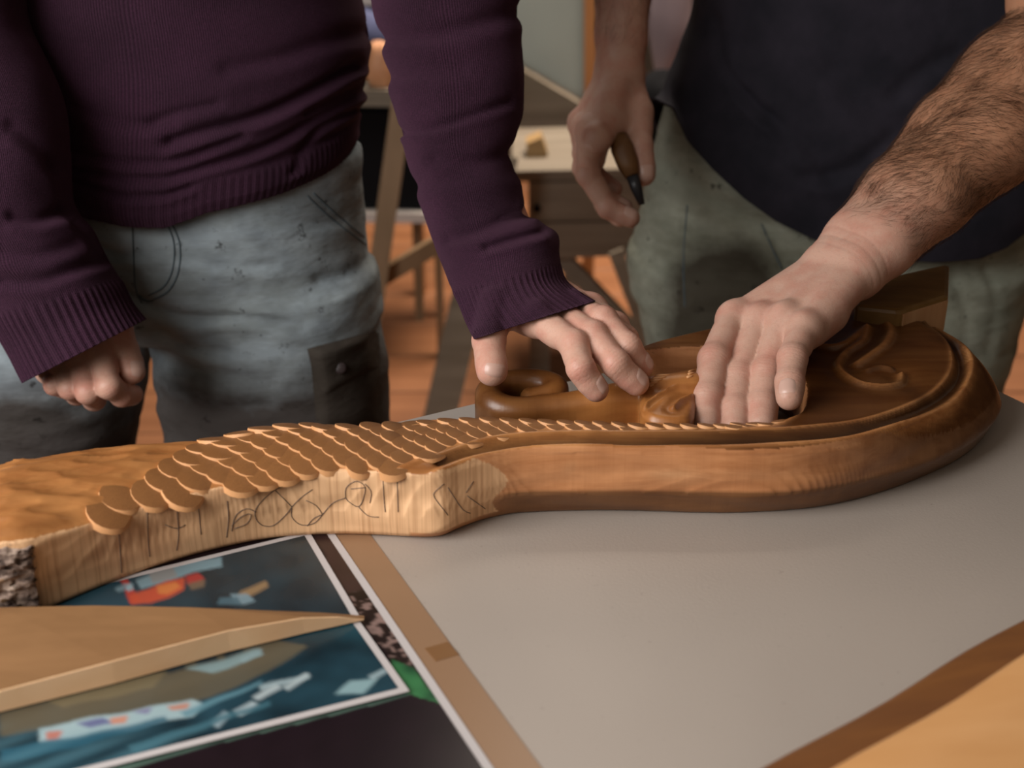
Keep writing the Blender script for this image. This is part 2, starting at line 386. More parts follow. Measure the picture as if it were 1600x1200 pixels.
OL = np.array([Pz(*p) for p in ol]); OLs = spline(OL[:, :2], 4, True)
lo = np.array([OLs[:, 0].min()-.01, OLs[:, 1].min()-.012, TZ-.004]); hi = np.array([OLs[:, 0].max()+.01, OLs[:, 1].max()+.012, TZ+.078])
nx, ny, nz = np.ceil((hi-lo)/H).astype(int)+1
gx = lo[0]+H*np.arange(nx); gy = lo[1]+H*np.arange(ny); gz = lo[2]+H*np.arange(nz)
X2, Y2 = np.meshgrid(gx, gy, indexing='ij')
D2 = polydist(X2, Y2, OLs, True); D2 = np.where(inside(X2, Y2, OLs), D2, -D2)
PX, PYY = proj(np.stack([X2, Y2, np.full_like(X2, .787)], -1))
def ss(a, b, x): t = np.clip((x-a)/(b-a), 0, 1); return t*t*(3-2*t)
def line(px, z=.789): return spline([Pz(a, b, z)[:2] for a, b in px], 8)
base = .7815 + .0065*ss(300, 900, PX) + .006*(1-ss(0, 190, PX))
necktop = .0095*(1-ss(450, 900, PX))*(1-np.exp(-np.maximum(D2, 0)/.022))
ZT = base + necktop
L1 = line([(668,742),(694,727),(725,715),(780,705),(825,699),(919,696),(1000,698),(1187,695),(1300,687),(1375,669),(1442,646),(1491,620),(1514,590),(1516,556),(1499,524),(1465,500)])
GR = line([(690,716),(730,703),(780,692),(850,686),(1000,685),(1200,683),(1300,676),(1365,660),(1430,638),(1478,610),(1500,580),(1500,550),(1483,522),(1450,498)])
L2 = line([(590,737),(637,724),(694,706),(750,688),(825,677),(1000,673),(1085,673),(1177,671),(1247,668),(1337,656),(1412,634),(1461,608),(1486,575),(1484,538),(1461,508),(1431,486)])
L3 = line([(1150,668),(1200,667),(1230,657),(1246,641),(1248,625)])
S1 = line([(1349,482),(1375,492),(1391,513),(1384,535),(1362,552),(1340,566)]); S2 = line([(1409,583),(1406,596),(1381,601),(1349,597),(1322,583),(1310,567),(1320,549),(1347,531),(1358,509)])
S3 = line([(1280,541),(1305,540),(1328,531),(1350,512)]); S4 = line([(1356,577),(1375,572),(1392,575)])
def bead(ln, A, wd): return A*np.exp(-(polydist(X2, Y2, ln)/wd)**2)
headm = ss(640, 760, PX)
ZT += bead(L1, .0022, .0030) - bead(GR, .0050, .0050) + bead(L2, .0018, .0022) + bead(L3, .0014, .0018)
ZT += bead(S1, .0042, .0040) + bead(S2, .0040, .0032) + bead(S3, .0036, .0038) + bead(S4, .0025, .0025) - bead(S2, .0022, .010) - bead(S1, .0018, .010)
# interior field inside L2 a touch lower and gently domed
fld = inside(X2, Y2, np.concatenate([L2[40:], line([(1360,470),(1250,490),(1250,620)])]))
# gouge cuts on the bare part of the neck
gp = []
for _ in range(620): gp.append((rng.uniform(lo[0], .0), rng.uniform(lo[1], hi[1])))
gp = np.array(gp); dirn = nrm(np.append(Pz(300, 740, .78)[:2]-Pz(60, 790, .78)[:2], 0))[:2]
U = X2*dirn[0]+Y2*dirn[1]; Vv = -X2*dirn[1]+Y2*dirn[0]; gu = gp@dirn; gv = -gp[:, 0]*dirn[1]+gp[:, 1]*dirn[0]; d1 = np.full(X2.shape, 9.)
for a, b in zip(gu, gv): d1 = np.minimum(d1, ((U-a)/.016)**2 + ((Vv-b)/.0048)**2)
gm = (1-ss(-25, 20, PX-(340-(PYY-668)*1.52)))*ss(.004, .012, D2)
ZT += gm*.0021*np.minimum(d1, 1.2)
for k, (a, b, A) in enumerate([(40, 9, .0009), (90, 23, .0004)]): ZT += A*np.sin(X2*a+3*np.sin(Y2*b))*ss(.002, .01, D2)*(1-headm*.6)
# edge rolls: sharp along the sawn neck front, bevelled wide on the right of the head
inset = .0022 + .022*ss(1330, 1560, PX) + .004*headm
front = ss(0, 1, (PYY-(700-.25*(PX-300)))/30.0)
backn = (1-headm)*(PYY < 735-.12*PX)
inset = np.where(backn > 0, .020, inset)
low = .757 + 0*ZT
ZS = low + (ZT-low)*np.sin(np.clip(D2/inset, 0, 1)*math.pi/2)**.8
ZTOP = np.where(D2 < inset, ZS, ZT)
bot = TZ + (.004+.014*headm)*np.clip(1-D2/(.004+.005*headm), 0, 1)**1.2 + .0004
F = np.maximum(np.maximum(-D2[:, :, None], (gz[None, None, :]-ZTOP[:, :, None])*.8), (bot[:, :, None]-gz[None, None, :])*.8).astype(np.float32)
# raised sawn block under the pencil drawing and its lower lip
V, Q = nets(F, lo, H); V = smooth_verts(V, Q, 1, .35)
V[:, 1] += .0006*np.sin(V[:, 0]*55+2*np.sin(V[:, 2]*160))*(V[:, 2] < .785)
body = mk('carved_body', V, Q, M['carved'], carv)
vx, vy = proj(V); N3 = np.zeros_like(V); fn = np.cross(V[Q[:, 2]]-V[Q[:, 0]], V[Q[:, 3]]-V[Q[:, 1]])
for k in range(4):
    for ax in range(3): N3[:, ax] += np.bincount(Q[:, k], fn[:, ax], len(V))
N3 /= np.linalg.norm(N3, axis=1)[:, None]+1e-12
ixy = lambda A, P: A[np.clip(((P[:, 0]-lo[0])/H).astype(int), 0, nx-1), np.clip(((P[:, 1]-lo[1])/H).astype(int), 0, ny-1)]
dd = ixy(D2, V); px_ = ixy(PX, V); hm = ss(690, 800, px_)
side = ((dd < .006) | (V[:, 2] < .765)) & (N3[:, 2] < .55) & (N3[:, 1] < .3)
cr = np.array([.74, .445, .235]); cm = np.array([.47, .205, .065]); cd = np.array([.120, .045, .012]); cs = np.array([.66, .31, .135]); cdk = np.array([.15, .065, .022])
col = np.tile(cm, (len(V), 1)); nzv = vnoise(V, 22, 3.1)[:, None]
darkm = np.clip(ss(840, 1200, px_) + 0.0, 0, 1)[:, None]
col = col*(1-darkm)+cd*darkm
l1d = np.zeros(len(V)); 
rg = ixy(bead(L1, 1, .0032)+bead(L2, .8, .0018)+bead(L3, .8, .0018)+bead(S1, .7, .0035)+bead(S2, .7, .0028)+bead(S3, .7, .003), V)[:, None]
col = col*(1-np.clip(rg, 0, 1)) + np.array([.60, .27, .095])*np.clip(rg, 0, 1)
band = ixy(bead(GR, 1, .0065), V)[:, None]; col = col*(1-.62*band)  # colour darker along the groove
rawm = (side & (vx < 790 - np.maximum(0, 765-vy)*.9 + 20*np.sin(vy*.07)) & (V[:, 2] > .746))[:, None]
rawm = rawm | ((N3[:, 1] < -.35) & (vx < 640) & (dd < .004))[:, None]
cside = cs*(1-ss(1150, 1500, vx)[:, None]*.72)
worn = np.clip(ss(.0, .35, nzv)*((vx > 770) & (vx < 980) & (vy < 745) & (vy > 705))[:, None] + .8*np.exp(-((vx-1050)/45)**2-((vy-741)/9)**2)[:, None], 0, 1)
cside = cside*(1-worn*.6)+cr*worn*.6
lowshade = (ss(.7615, .7590, V[:, 2])*ss(720, 820, vx))[:, None]; cside = cside*(1-lowshade*.85)+cdk*lowshade*.85  # shade of the down-facing chamfer painted into the colour
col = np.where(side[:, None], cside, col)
darkblot = np.clip(ss(.08, .4, vnoise(V, 14, 9.0)), 0, 1)[:, None]*ss(1250, 1450, vx)[:, None]; col = col*(1-.6*darkblot)
col = np.where(rawm, cr*(1+.12*nzv), col)
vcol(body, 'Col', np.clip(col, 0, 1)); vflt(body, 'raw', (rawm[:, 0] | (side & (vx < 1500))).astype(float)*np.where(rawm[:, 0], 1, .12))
def ztop(p):
    i = min(max(int((p[0]-lo[0])/H), 0), nx-1); j = min(max(int((p[1]-lo[1])/H), 0), ny-1); return float(ZTOP[i, j])
bvh_c = BVHTree.FromPolygons([tuple(v) for v in V], [tuple(map(int, f)) for f in Q])
def cast(bvh, px, py, off=.0003):
    d = Vector(rayd(px, py)).normalized(); h = bvh.ray_cast(Vector(C0), d)
    return None if h[0] is None else np.array(h[0] - d*off)
def drawn(mbuf, bvh, pl, r, step=5, n=5, off=.0002, maxd=None):
    P = spline(np.array(pl, float), 6); L = np.r_[0, np.cumsum(np.linalg.norm(np.diff(P, axis=0), axis=1))]
    m = max(3, int(L[-1]/step)); t = np.linspace(0, L[-1], m); P = np.stack([np.interp(t, L, P[:, k]) for k in (0, 1)], 1)
    out = [h for h in (cast(bvh, a, b, off) for a, b in P) if h is not None]
    run = []
    for p in out + [None]:
        if p is None or (run and np.linalg.norm(p-run[-1]) > .02):
            if len(run) > 2: mbuf.tube(run, r, n)
            run = []
        if p is not None: run.append(p)
# pencil drawing on the sawn side
pm = MB()
for pl in [[(185,815),(187,850),(190,895)],[(277,800),(279,835),(276,860)],[(355,783),(357,810),(354,840)],[(430,765),(410,782),(398,800),(405,818),(425,822),(445,806),(456,792)],[(400,800),(385,795),(368,806),(362,830)],[(362,822),(376,808),(392,803),(386,818),(366,826)],
 [(456,792),(470,778),(488,765)],[(456,792),(456,808),(470,820),(490,818),(504,804)],[(430,766),(444,780),(456,792)],[(504,804),(520,786),(540,778)],[(504,804),(494,790),(478,782)],[(540,778),(541,762),(556,752),(570,760),(568,778),(560,792),(545,784),(540,778)],[(570,756),(580,768),(578,786)],[(560,792),(575,806),(592,808)],[(480,822),(490,810),(504,804)],
 [(598,742),(600,780),(602,800)],[(694,756),(680,768),(678,776),(692,795),(700,805)],[(700,762),(722,795),(735,802)],[(730,775),(758,795)],[(258,820),(276,826),(290,820)],[(230,800),(232,850),(234,870)],[(310,790),(314,835)],[(548,764),(570,762)],[(620,735),(622,800)],[(430,765),(470,750)],[(740,752),(728,770)]]:
    pm = MB(); drawn(pm, bvh_c, pl, .00027, n=4)
    if pm.n: pm.out('pencil_line', M['pencil'], carv, True)
# chisel notches beside the cut line on the head field
# bark on the sawn left end
bk_g = Grid(Pz(-12, 960, TZ)-np.array([0, .012, 0]), Pz(84, 830, .775)+np.array([.0, .02, .022]), .0011)
sl, X, Y, Z = bk_g.sub(np.array([bk_g.lo, bk_g.lo+bk_g.n*bk_g.h]), .01)
front_pts = [Pz(*p) for p in [(-60,968,.75),(0,948,.75),(60,938,.75),(120,914,.75)]]
fy = np.interp((bk_g.lo[0]+bk_g.h*np.arange(bk_g.n[0])), [p[0] for p in front_pts], [p[1] for p in front_pts])[:, None, None]
gi = np.array([[[mnoise.fractal(Vector((x*95, y*150, z*190)), .8, 2.1, 3) for z in np.ravel(Z)] for y in np.ravel(Y)[::4]] for x in np.ravel(X)[::1]]) if bk_g.n[0] < 60 else 0
gi = np.repeat(gi, 4, axis=1)[:, :bk_g.n[1], :] if not np.isscalar(gi) else 0
xc = Pz(28, 890, .76); 
Fb = np.maximum.reduce([fy - .0045 - Y - 0*Z - .0045*gi, Y-fy-.010+0*Z, Z-.785+.004*gi+0*Y, (TZ+.004)-Z+0*Y-.003*gi, X-Pz(72, 890, .765)[0]+.004*gi+0*Y+.1*(Z-.76), (bk_g.lo[0]+.002)-X+0*Y+0*Z]).astype(np.float32)
Vb, Qb = nets(Fb, bk_g.lo, bk_g.h)
M['bark'] = mat('rough_bark', (.2, .15, .12), .9)
def _bk(m):
    t = NT(m); f = t.noise((90, 120, 160), 1.0, 5, .7); t.base(t.ramp(f, [(.38, (.035, .02, .014)), (.5, (.19, .13, .10)), (.66, (.42, .32, .25))])); t.bump(f, .9, .002)
_bk(M['bark']); mk('bark', Vb, Qb, M['bark'], carv, label='rough grey brown bark left on the end')

# ---- scales
def scale_mesh(name):
    nA, nR = 18, 4; Vs = []; Fs = []; 
    def prof(q):      # outline: round raised tip at -x, narrower tail at +x
        c, s_ = math.cos(q), math.sin(q); x = c*.56; y = s_*.56*(1.0 if x < 0 else 1-.25*(x/.56)); return x, y
    Vs.append((0, 0, .30-0.02))
    def top(x, y): return .03 - .36*x + .13*(1-(x*x+y*y)/.32)
    Vs[0] = (0, 0, top(0, 0))
    for r in range(1, nR+1):
        for k in range(nA):
            x, y = prof(2*math.pi*k/nA); f = r/nR; Vs.append((x*f, y*f, top(x*f, y*f)))
    for k in range(nA):
        x, y = prof(2*math.pi*k/nA); Vs.append((x*1.10, y*1.10, -.27))
    for k in range(nA): Fs.append((0, 1+k, 1+(k+1) % nA))
    for r in range(1, nR+1):
        o_ = 1+(r-1)*nA
        for k in range(nA): Fs.append((o_+k, o_+nA+k, o_+nA+(k+1) % nA, o_+(k+1) % nA))
    me = bpy.data.meshes.new(name); me.from_pydata(Vs, [], Fs); me.materials.append(M['scale_top']); me.materials.append(M['scale_rim'])
    for i, p in enumerate(me.polygons):
        p.material_index = 1 if i >= nA+(nR-1)*nA else 0; p.use_smooth = True
    # sharp rim
    ns = nA+(nR-1)*nA
    me.update(); at = me.attributes.new('sharp_edge', 'BOOLEAN', 'EDGE')
    for e in me.edges:
        a, b = e.vertices; o_ = 1+(nR-1)*nA
        if o_ <= a < o_+nA and o_ <= b < o_+nA: at.data[e.index].value = True
    return me
sm = scale_mesh('scale')
Tb = line([(165,700),(240,690),(300,684),(350,674),(400,667),(480,659),(560,655),(640,653),(720,652),(800,653),(900,657),(1000,660),(1100,661),(1175,658),(1215,648),(1240,632)])
Bb = line([(120,830),(185,814),(280,797),(355,781),(430,764),(500,751),(570,738),(620,726),(690,703),(750,685),(825,671),(1000,667),(1180,666),(1225,655),(1247,637)])
def resamp(P, n):
    L = np.r_[0, np.cumsum(np.linalg.norm(np.diff(P, axis=0), axis=1))]; t = np.linspace(0, L[-1], n); return np.stack([np.interp(t, L, P[:, k]) for k in (0, 1)], 1), L[-1]
T_, LT = resamp(Tb, 900); tree = T_
tang = np.gradient(T_, axis=0); tang /= np.linalg.norm(tang, axis=1)[:, None]; _k = np.exp(-(np.arange(-120, 121)/60.)**2); _k /= _k.sum(); tang = np.stack([np.convolve(np.pad(tang[:, q], 120, 'edge'), _k, 'valid') for q in (0, 1)], 1); tang /= np.linalg.norm(tang, axis=1)[:, None]; nor = np.stack([tang[:, 1], -tang[:, 0]], 1)   # towards the viewer
bpx = [100,120,185,280,355,430,500,570,620,690,750,825,1000,1180,1225,1247]; bpy_ = [835,828,812,795,778,761,748,735,723,701,683,670,667,666,654,640]
wid = []
for i, p in enumerate(T_):
    ts = np.linspace(0, .13, 261); pp = np.stack([p[0]+nor[i][0]*ts, p[1]+nor[i][1]*ts, np.full(261, .789)], 1); a_, b_ = proj(pp); m_ = b_ > np.interp(a_, bpx, bpy_); wid.append(ts[np.argmax(m_)] if m_.any() else .13)
wid = np.array(wid)
sT = np.linspace(0, LT, 900); cnt = 0
s_pos = 0.0; col_i = 0; scales = []
while s_pos < LT-.004:
    i = int(s_pos/LT*899); W = wid[i]; px0 = proj(np.array([*T_[i], .787]))[0]
    step = float(np.interp(px0, [150, 500, 900, 1250], [.0086, .0078, .0058, .0050])); row = float(np.interp(px0, [150, 500, 800, 1250], [.0235, .0200, .0125, .0085]))
    k = 0
    off = (col_i % 2)*.5
    while True:
        t = (k+off)*row + row*.12
        if t > W: break
        p = T_[i] + nor[i]*t; pxs, pys = proj(np.array([*p, .787]))
        leftlim = 352 - (pys-668)*1.52
        dq = D2[min(max(int((p[0]-lo[0])/H), 0), nx-1), min(max(int((p[1]-lo[1])/H), 0), ny-1)]
        if pxs > leftlim and dq > .0035+.0022*(pxs < 620): scales.append((p, i, step*2*1.25, row*1.04, pxs, dq))
        k += 1
    s_pos += step; col_i += 1
nsc = 0
for p, i, L, Wd, pxs, dq in scales:
    if nsc >= 300: break
    d = tang[i] + nor[i]*-.55*float(np.clip((800-pxs)/400, 0, 1)); d = d/np.linalg.norm(d); e = .011 if pxs < 560 else .006; n_ = np.array([-(ztop(p+(e, 0))-ztop(p-(e, 0)))/(2*e), -(ztop(p+(0, e))-ztop(p-(0, e)))/(2*e), 1.0]); n_[:2] = np.clip(n_[:2], -.28, .28); n_ = nrm(n_)
    xa = nrm(np.array([d[0], d[1], 0]) - n_*(np.array([d[0], d[1], 0])@n_)); ya = np.cross(n_, xa)
    o = bpy.data.objects.new('scale', sm); COL.objects.link(o); o.parent = carv
    j = 1+.03*rng.randn(); hgt = min(L, Wd)*float(np.interp(pxs, [150, 420, 700, 900], [.36, .46, .62, .70]))*(1 + .1*rng.randn())
    z = ztop(p)
    Mx = Matrix(((xa[0]*L*j, ya[0]*Wd*j, n_[0]*hgt, p[0]-WL[carv.name][0]), (xa[1]*L*j, ya[1]*Wd*j, n_[1]*hgt, p[1]-WL[carv.name][1]), (xa[2]*L*j, ya[2]*Wd*j, n_[2]*hgt, z-.0004-WL[carv.name][2]), (0, 0, 0, 1)))
    o.matrix_local = Mx; nsc += 1
print('scales', nsc, len(scales))

# ---- tongue with its curled scroll
tg = Grid(np.array([Pz(735, 665, .79)[0]-.02, Pz(735, 672, .79)[1], TZ-.003]), np.array([Pz(1190, 600, .79)[0]+.01, Pz(900, 560, .79)[1]+.02, .800]), .0012)
G = tg.new(.05)
sp_pts = [((1080,612),.780,.0135),((1040,616),.778,.0130),((1000,618),.776,.0115),((950,625),.774,.0100),((900,633),.771,.0092),((850,639),.769,.0090),((805,642),.769,.0090),((774,634),.770,.0092),((764,616),.771,.0090),((780,601),.773,.0080),((814,594),.774,.0072),((847,596),.774,.0074),((868,606),.773,.0080),((862,618),.772,.0080),((840,622),.771,.0072),((826,620),.770,.0055)]
cl = spline(np.array([[*Pz(a[0], a[1], z), r] for a, z, r in sp_pts]), 4)
for a, b in zip(cl[:-1], cl[1:]):
    sl, X, Y, Z = tg.sub(np.array([a[:3]-(0, 0, .03), b[:3]]), .028); zc = np.clip(Z, a[2]-.022, a[2]); Ze = Z-zc+a[2]
    d = seg(X, Y, Ze, a[:3], b[:3], a[3], b[3]); G[sl] = smin(G[sl], d.astype(np.float32), .003)
hp = np.array([Pz(a, b, .786)[:2] for a, b in [(1003,606),(1012,588),(1040,581),(1085,572),(1140,566),(1158,576),(1122,594),(1092,609),(1084,645),(1062,654),(1022,651),(1004,640),(1000,624)]])
hps = spline(hp, 5, True); sl, X, Y, Z = tg.sub(np.array([[*hp.min(0), TZ], [*hp.max(0), .8]]), .012)
Xh, Yh = np.meshgrid(np.ravel(X), np.ravel(Y), indexing='ij'); dh = polydist(Xh, Yh, hps, True); dh = np.where(inside(Xh, Yh, hps), dh, -dh)
hl = [line([(1006,634),(1026,621),(1060,608),(1100,600),(1140,596)], .786), line([(1052,640),(1066,626),(1092,613),(1130,604)], .786)]
zt = .7855 + .0025*ss(0, .02, dh); zh_ = zt
for k_, l_ in enumerate(hl): zt = zt + .0022*np.exp(-(polydist(Xh, Yh, l_)/.0017)**2) - .0012*np.exp(-((polydist(Xh, Yh, l_)-.004)/.003)**2)
zt = np.where(dh < .004, .7815+(zt-.7815)*np.sin(np.clip(dh/.004, 0, 1)*math.pi/2), zt)
fh = np.maximum(np.maximum(-dh[:, :, None], (Z-zt[:, :, None])*.8), TZ+.002-Z)
G[sl] = smin(G[sl], fh.astype(np.float32), .002)
sl, X, Y, Z = tg.sub(np.array([tg.lo, tg.lo+tg.n*tg.h]), .01); G = np.maximum(G, (TZ+.0006-Z))
Vt, Qt = nets(G, tg.lo, tg.h); Vt = smooth_verts(Vt, Qt, 1, .3); ton = mk('tongue', Vt, Qt, M['carved'], carv, label='carved tongue ending in a round curl')
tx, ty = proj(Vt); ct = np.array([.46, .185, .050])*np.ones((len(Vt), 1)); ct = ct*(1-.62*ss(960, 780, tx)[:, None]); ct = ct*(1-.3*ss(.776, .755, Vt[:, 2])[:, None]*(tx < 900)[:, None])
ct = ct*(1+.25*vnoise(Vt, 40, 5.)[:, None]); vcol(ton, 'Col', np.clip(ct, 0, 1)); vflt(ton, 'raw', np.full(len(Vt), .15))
# small carved teeth on the tongue head
bvh_t = BVHTree.FromPolygons([tuple(v) for v in Vt], [tuple(map(int, q)) for q in Qt])
for (a, b, L_) in [(1014,604,8),(1015,600,13),(1017,596,18),(1019,592,22),(1022,588,25),(1073,590,10),(1075,585,10),(1077,581,9),(1079,577,8)]:
    tm = MB(); hh = [cast(bvh_t, a+L_*t, b-3*t, .0002) for t in (0, .25, .5, .75, 1)]
    if any(h is None for h in hh): continue
    tm.tube(hh, [.0009, .0012, .0011, .0008, .0003], 6); tm.out('notch_ridge', M['scale_rim'], carv, True)
# inner jaw point in the hollow
jp = MB(); V3 = [Pz(1018,552,.786), Pz(1108,545,.786), Pz(1110,556,.772), Pz(1052,566,.770), Pz(1035,560,.772), Pz(1060,590,.752)]
# cross member: fine chisel hatching along the head field rim
ch = MB()
for k in range(34):
    t = k/33; a = 1362+70*t; b = 487-6*math.sin(t*3.1) + (6 if k % 2 else 0)
    p = Pz(a, b+6, .7895); q_ = Pz(a+6, b+1, .7895); ch.tube([(p[0], p[1], ztop(p[:2])+.0001), (q_[0], q_[1], ztop(q_[:2])+.0001)], .0004, 4)
co = ch.out('chisel_marks', M['scale_top'], carv, True); co['kind'] = 'stuff'
# crest block rising at the back of the head
cb = Py(1340, 500, 1.0)
def hex_block(name, P8, m, parent, bev=.003, **k):
    import bmesh
    bm = bmesh.new(); [bm.verts.new(tuple(p)) for p in P8]; bmesh.ops.convex_hull(bm, input=bm.verts[:]); bmesh.ops.dissolve_limit(bm, angle_limit=.02, verts=bm.verts, edges=bm.edges)
    if bev: bmesh.ops.bevel(bm, geom=bm.edges[:], offset=bev, segments=2, profile=.5, affect='EDGES')
    bmesh.ops.recalc_face_normals(bm, faces=bm.faces); bm.verts.index_update()
    o = mk(name, [v.co[:] for v in bm.verts], [[v.index for v in f.verts] for f in bm.faces], m, parent, False, **k); bm.free(); return o
M['crest'] = wood('crest_wood', (.13, .068, .018), (.21, .115, .035), (12, 90, 90), .4, .3, (0, 0, .5))
M['crest_end'] = wood('crest_end_grain', (.52, .30, .15), (.42, .22, .10), (80, 80, 12), .6, .3)
tp = [Pz(1335, 478, .800), Pz(1408, 486, .800), Pz(1482, 463, .800), Pz(1484, 410, .806), Pz(1350, 440, .806)]
bt = [np.array([p[0], p[1], .778]) for p in tp]
hex_block('crest', tp+bt, M['crest'], carv, .003, label='raised wood block behind the head')
fe = [tp[1]+(tp[2]-tp[1])*.05-(0, 0, .003), tp[1]+(tp[2]-tp[1])*.98-(0, 0, .003)]; dn = nrm(np.cross(fe[1]-fe[0], [0, 0, 1]))*.0012
hex_block('crest_end', [fe[0]+dn, fe[1]+dn, fe[0]-dn*2, fe[1]-dn*2]+[np.array([p[0], p[1], .772]) for p in (fe[0]+dn, fe[1]+dn, fe[0]-dn*2, fe[1]-dn*2)], M['crest_end'], carv, 0, label='pale end grain face of the block')

# ================================================================== PRINTS, BOARD, BEAM
def in_poly_px(px, py, poly): return inside(px, py, np.array(poly, float))
def print_grid(name, TLp, TRp, BRp, z, parent, nu, nv, paint, rough=.3, extendL=None, **k):
    TL, TR, BR = [np.array(p) for p in (TLp, TRp, BRp)]; BL = TL + (BR-TR)
    u = np.linspace(0, 1, nu); v = np.linspace(0, 1, nv); Ug, Vg = np.meshgrid(u, v, indexing='ij')
    P = TL + (TR-TL)*Ug[..., None] + (BL-TL)*Vg[..., None]; P[..., 2] = z; P = P.reshape(-1, 3)
    i, j = np.meshgrid(np.arange(nu-1), np.arange(nv-1), indexing='ij'); a = (i*nv+j).ravel(); Fq = np.stack([a, a+1, a+nv+1, a+nv], 1)
    m = mat(name+'_ink', (.5, .5, .5), rough, spec=.5); t = NT(m); t.base(t.attr('Col').outputs['Color'])
    o = mk(name, P, Fq, m, parent, **k); nz_ = o.data.polygons[0].normal.z
    if nz_ < 0: o.data.flip_normals()
    px, py = proj(P); vcol(o, 'Col', paint(px, py, Ug.ravel(), Vg.ravel(), P)); return o
def sheet(name, pts, z0, th, m, parent, **k):
    q = MB(); q.prism(pts, z0, z0+th); return q.out(name, m, parent, **k)
def srgb(*c): return np.array([((x/255)/12.92 if x/255 <= .04045 else ((x/255+.055)/1.055)**2.4) for x in c])
M['paper'] = mat('white_paper_edge', (.50, .46, .45), .5); M['tape'] = mat('brown_parcel_tape', (.27, .155, .085), .32, spec=.5); M['tape2'] = mat('brown_tape_overlap', (.20, .095, .035), .3, spec=.5)
R0 = Pz(520, 831, TZ); R1 = Pz(772, 1203, TZ); rd = nrm(R1-R0); ld = nrm(np.array([rd[1], -rd[0], 0]));
if ld[0] > 0: ld = -ld
pT = R0 - rd*.045; pB = R0 + rd*.50
poster = thing('poster', 'large dark printed poster with white border taped to the table', 'poster', tuple(R0))
W0 = .0048
sheet('poster_sheet', [pT, pB, pB+ld*.62, pT+ld*.62], TZ+.0002, .0006, M['paper'], poster)
def paint_poster(px, py, u, v, P):
    c = np.tile(srgb(24, 14, 20), (len(px), 1)); n = vnoise(P, 60, 1.)[:, None]; n2 = vnoise(P, 190, 4.)[:, None]
    m = in_poly_px(px, py, [(470,800),(545,800),(640,930),(560,960)]); c[m] = srgb(44, 28, 28)
    m = in_poly_px(px, py, [(545,925),(570,920),(660,1050),(620,1040),(560,968)])[:, None]; r = ss(-.05, .12, n2); c = np.where(m, srgb(30, 20, 18)*(1-r)+srgb(128, 105, 98)*r, c)
    m = in_poly_px(px, py, [(545,928),(575,920),(584,932),(560,940)]); c[m] = srgb(14, 8, 8)
    m = in_poly_px(px, py, [(610,1030),(645,1042),(690,1100),(640,1085),(560,1105),(300,1170),(120,1215),(90,1200),(620,1075)])[:, None]; g = ss(-.5, .5, n); c = np.where(m, srgb(18, 62, 40)*(1-g)+srgb(52, 110, 66)*g, c)
    m = in_poly_px(px, py, [(640,1085),(560,1108),(300,1172),(120,1230),(0,1260),(-100,1200),(620,1078)])[:, None]; c = np.where(m, srgb(72, 92, 82), c)
    return np.clip(c*(1+.25*n), 0, 1)
a_ = pT+ld*(W0+.56); b_ = pT+ld*W0; c_ = pB+ld*W0
print_grid('poster_print', a_, b_, c_, TZ+.0010, poster, 330, 420, paint_poster, .28)
# tape strip along the poster edge
tp0 = thing('tape_strip', 'long brown tape strip along the right edge of the poster', 'tape', tuple(R0))
sheet('tape_film', [pT-ld*.0003, pT-ld*.0195, pB-ld*.0215, pB-ld*.0003], TZ+.0001, .0003, M['tape'], tp0)
t0 = Pz(672, 1012, TZ); s0 = (t0-R0)@rd
sheet('overlap_patch', [R0+rd*s0-ld*.006, R0+rd*s0-ld*.0195, R0+rd*(s0+.013)-ld*.0205, R0+rd*(s0+.013)-ld*.007], TZ+.0004, .0002, M['tape2'], tp0, label='darker square where the tape overlaps')
# photo 1
A_TR = Pz(483, 833, TZ); A_BR = Pz(566, 973, TZ); A_TL = A_TR + nrm(Pz(340, 868, TZ)-A_TR)*.165
def bord(TL, TR, BR, m_, z):
    ux = nrm(TR-TL); uy = nrm(BR-TR); return TL+ux*m_+uy*m_, TR-ux*m_+uy*m_, BR-ux*m_-uy*m_
def photo_print(name, label, TL, TR, BR, z, paint, m_=.0042):
    t = thing(name, label, 'photograph', (TR[0], TR[1], z)); BL = TL+(BR-TR)
    sheet('photo_paper', [TL, TR, BR, BL], z, .0004, M['paper'], t, label='white paper border')
    a, b, c = bord(TL, TR, BR, m_, z); print_grid('photo_image', a, b, c, z+.0006, t, 240, 160, paint, .25)
def blend(c, m, col, k=1.0):
    m = m[:, None]*k; return c*(1-m)+srgb(*col)*m
def pin(px, py, poly):
    jx = 1.5*np.sin(px*.05+py*.03); jy = 1.2*np.sin(px*.06-py*.04)
    return sum(in_poly_px(px+jx+a, py+jy+b, poly).astype(float) for a, b in ((0, 0), (3, 0), (-3, 0), (0, 2.5), (0, -2.5), (2, 2), (-2, -2)))/7
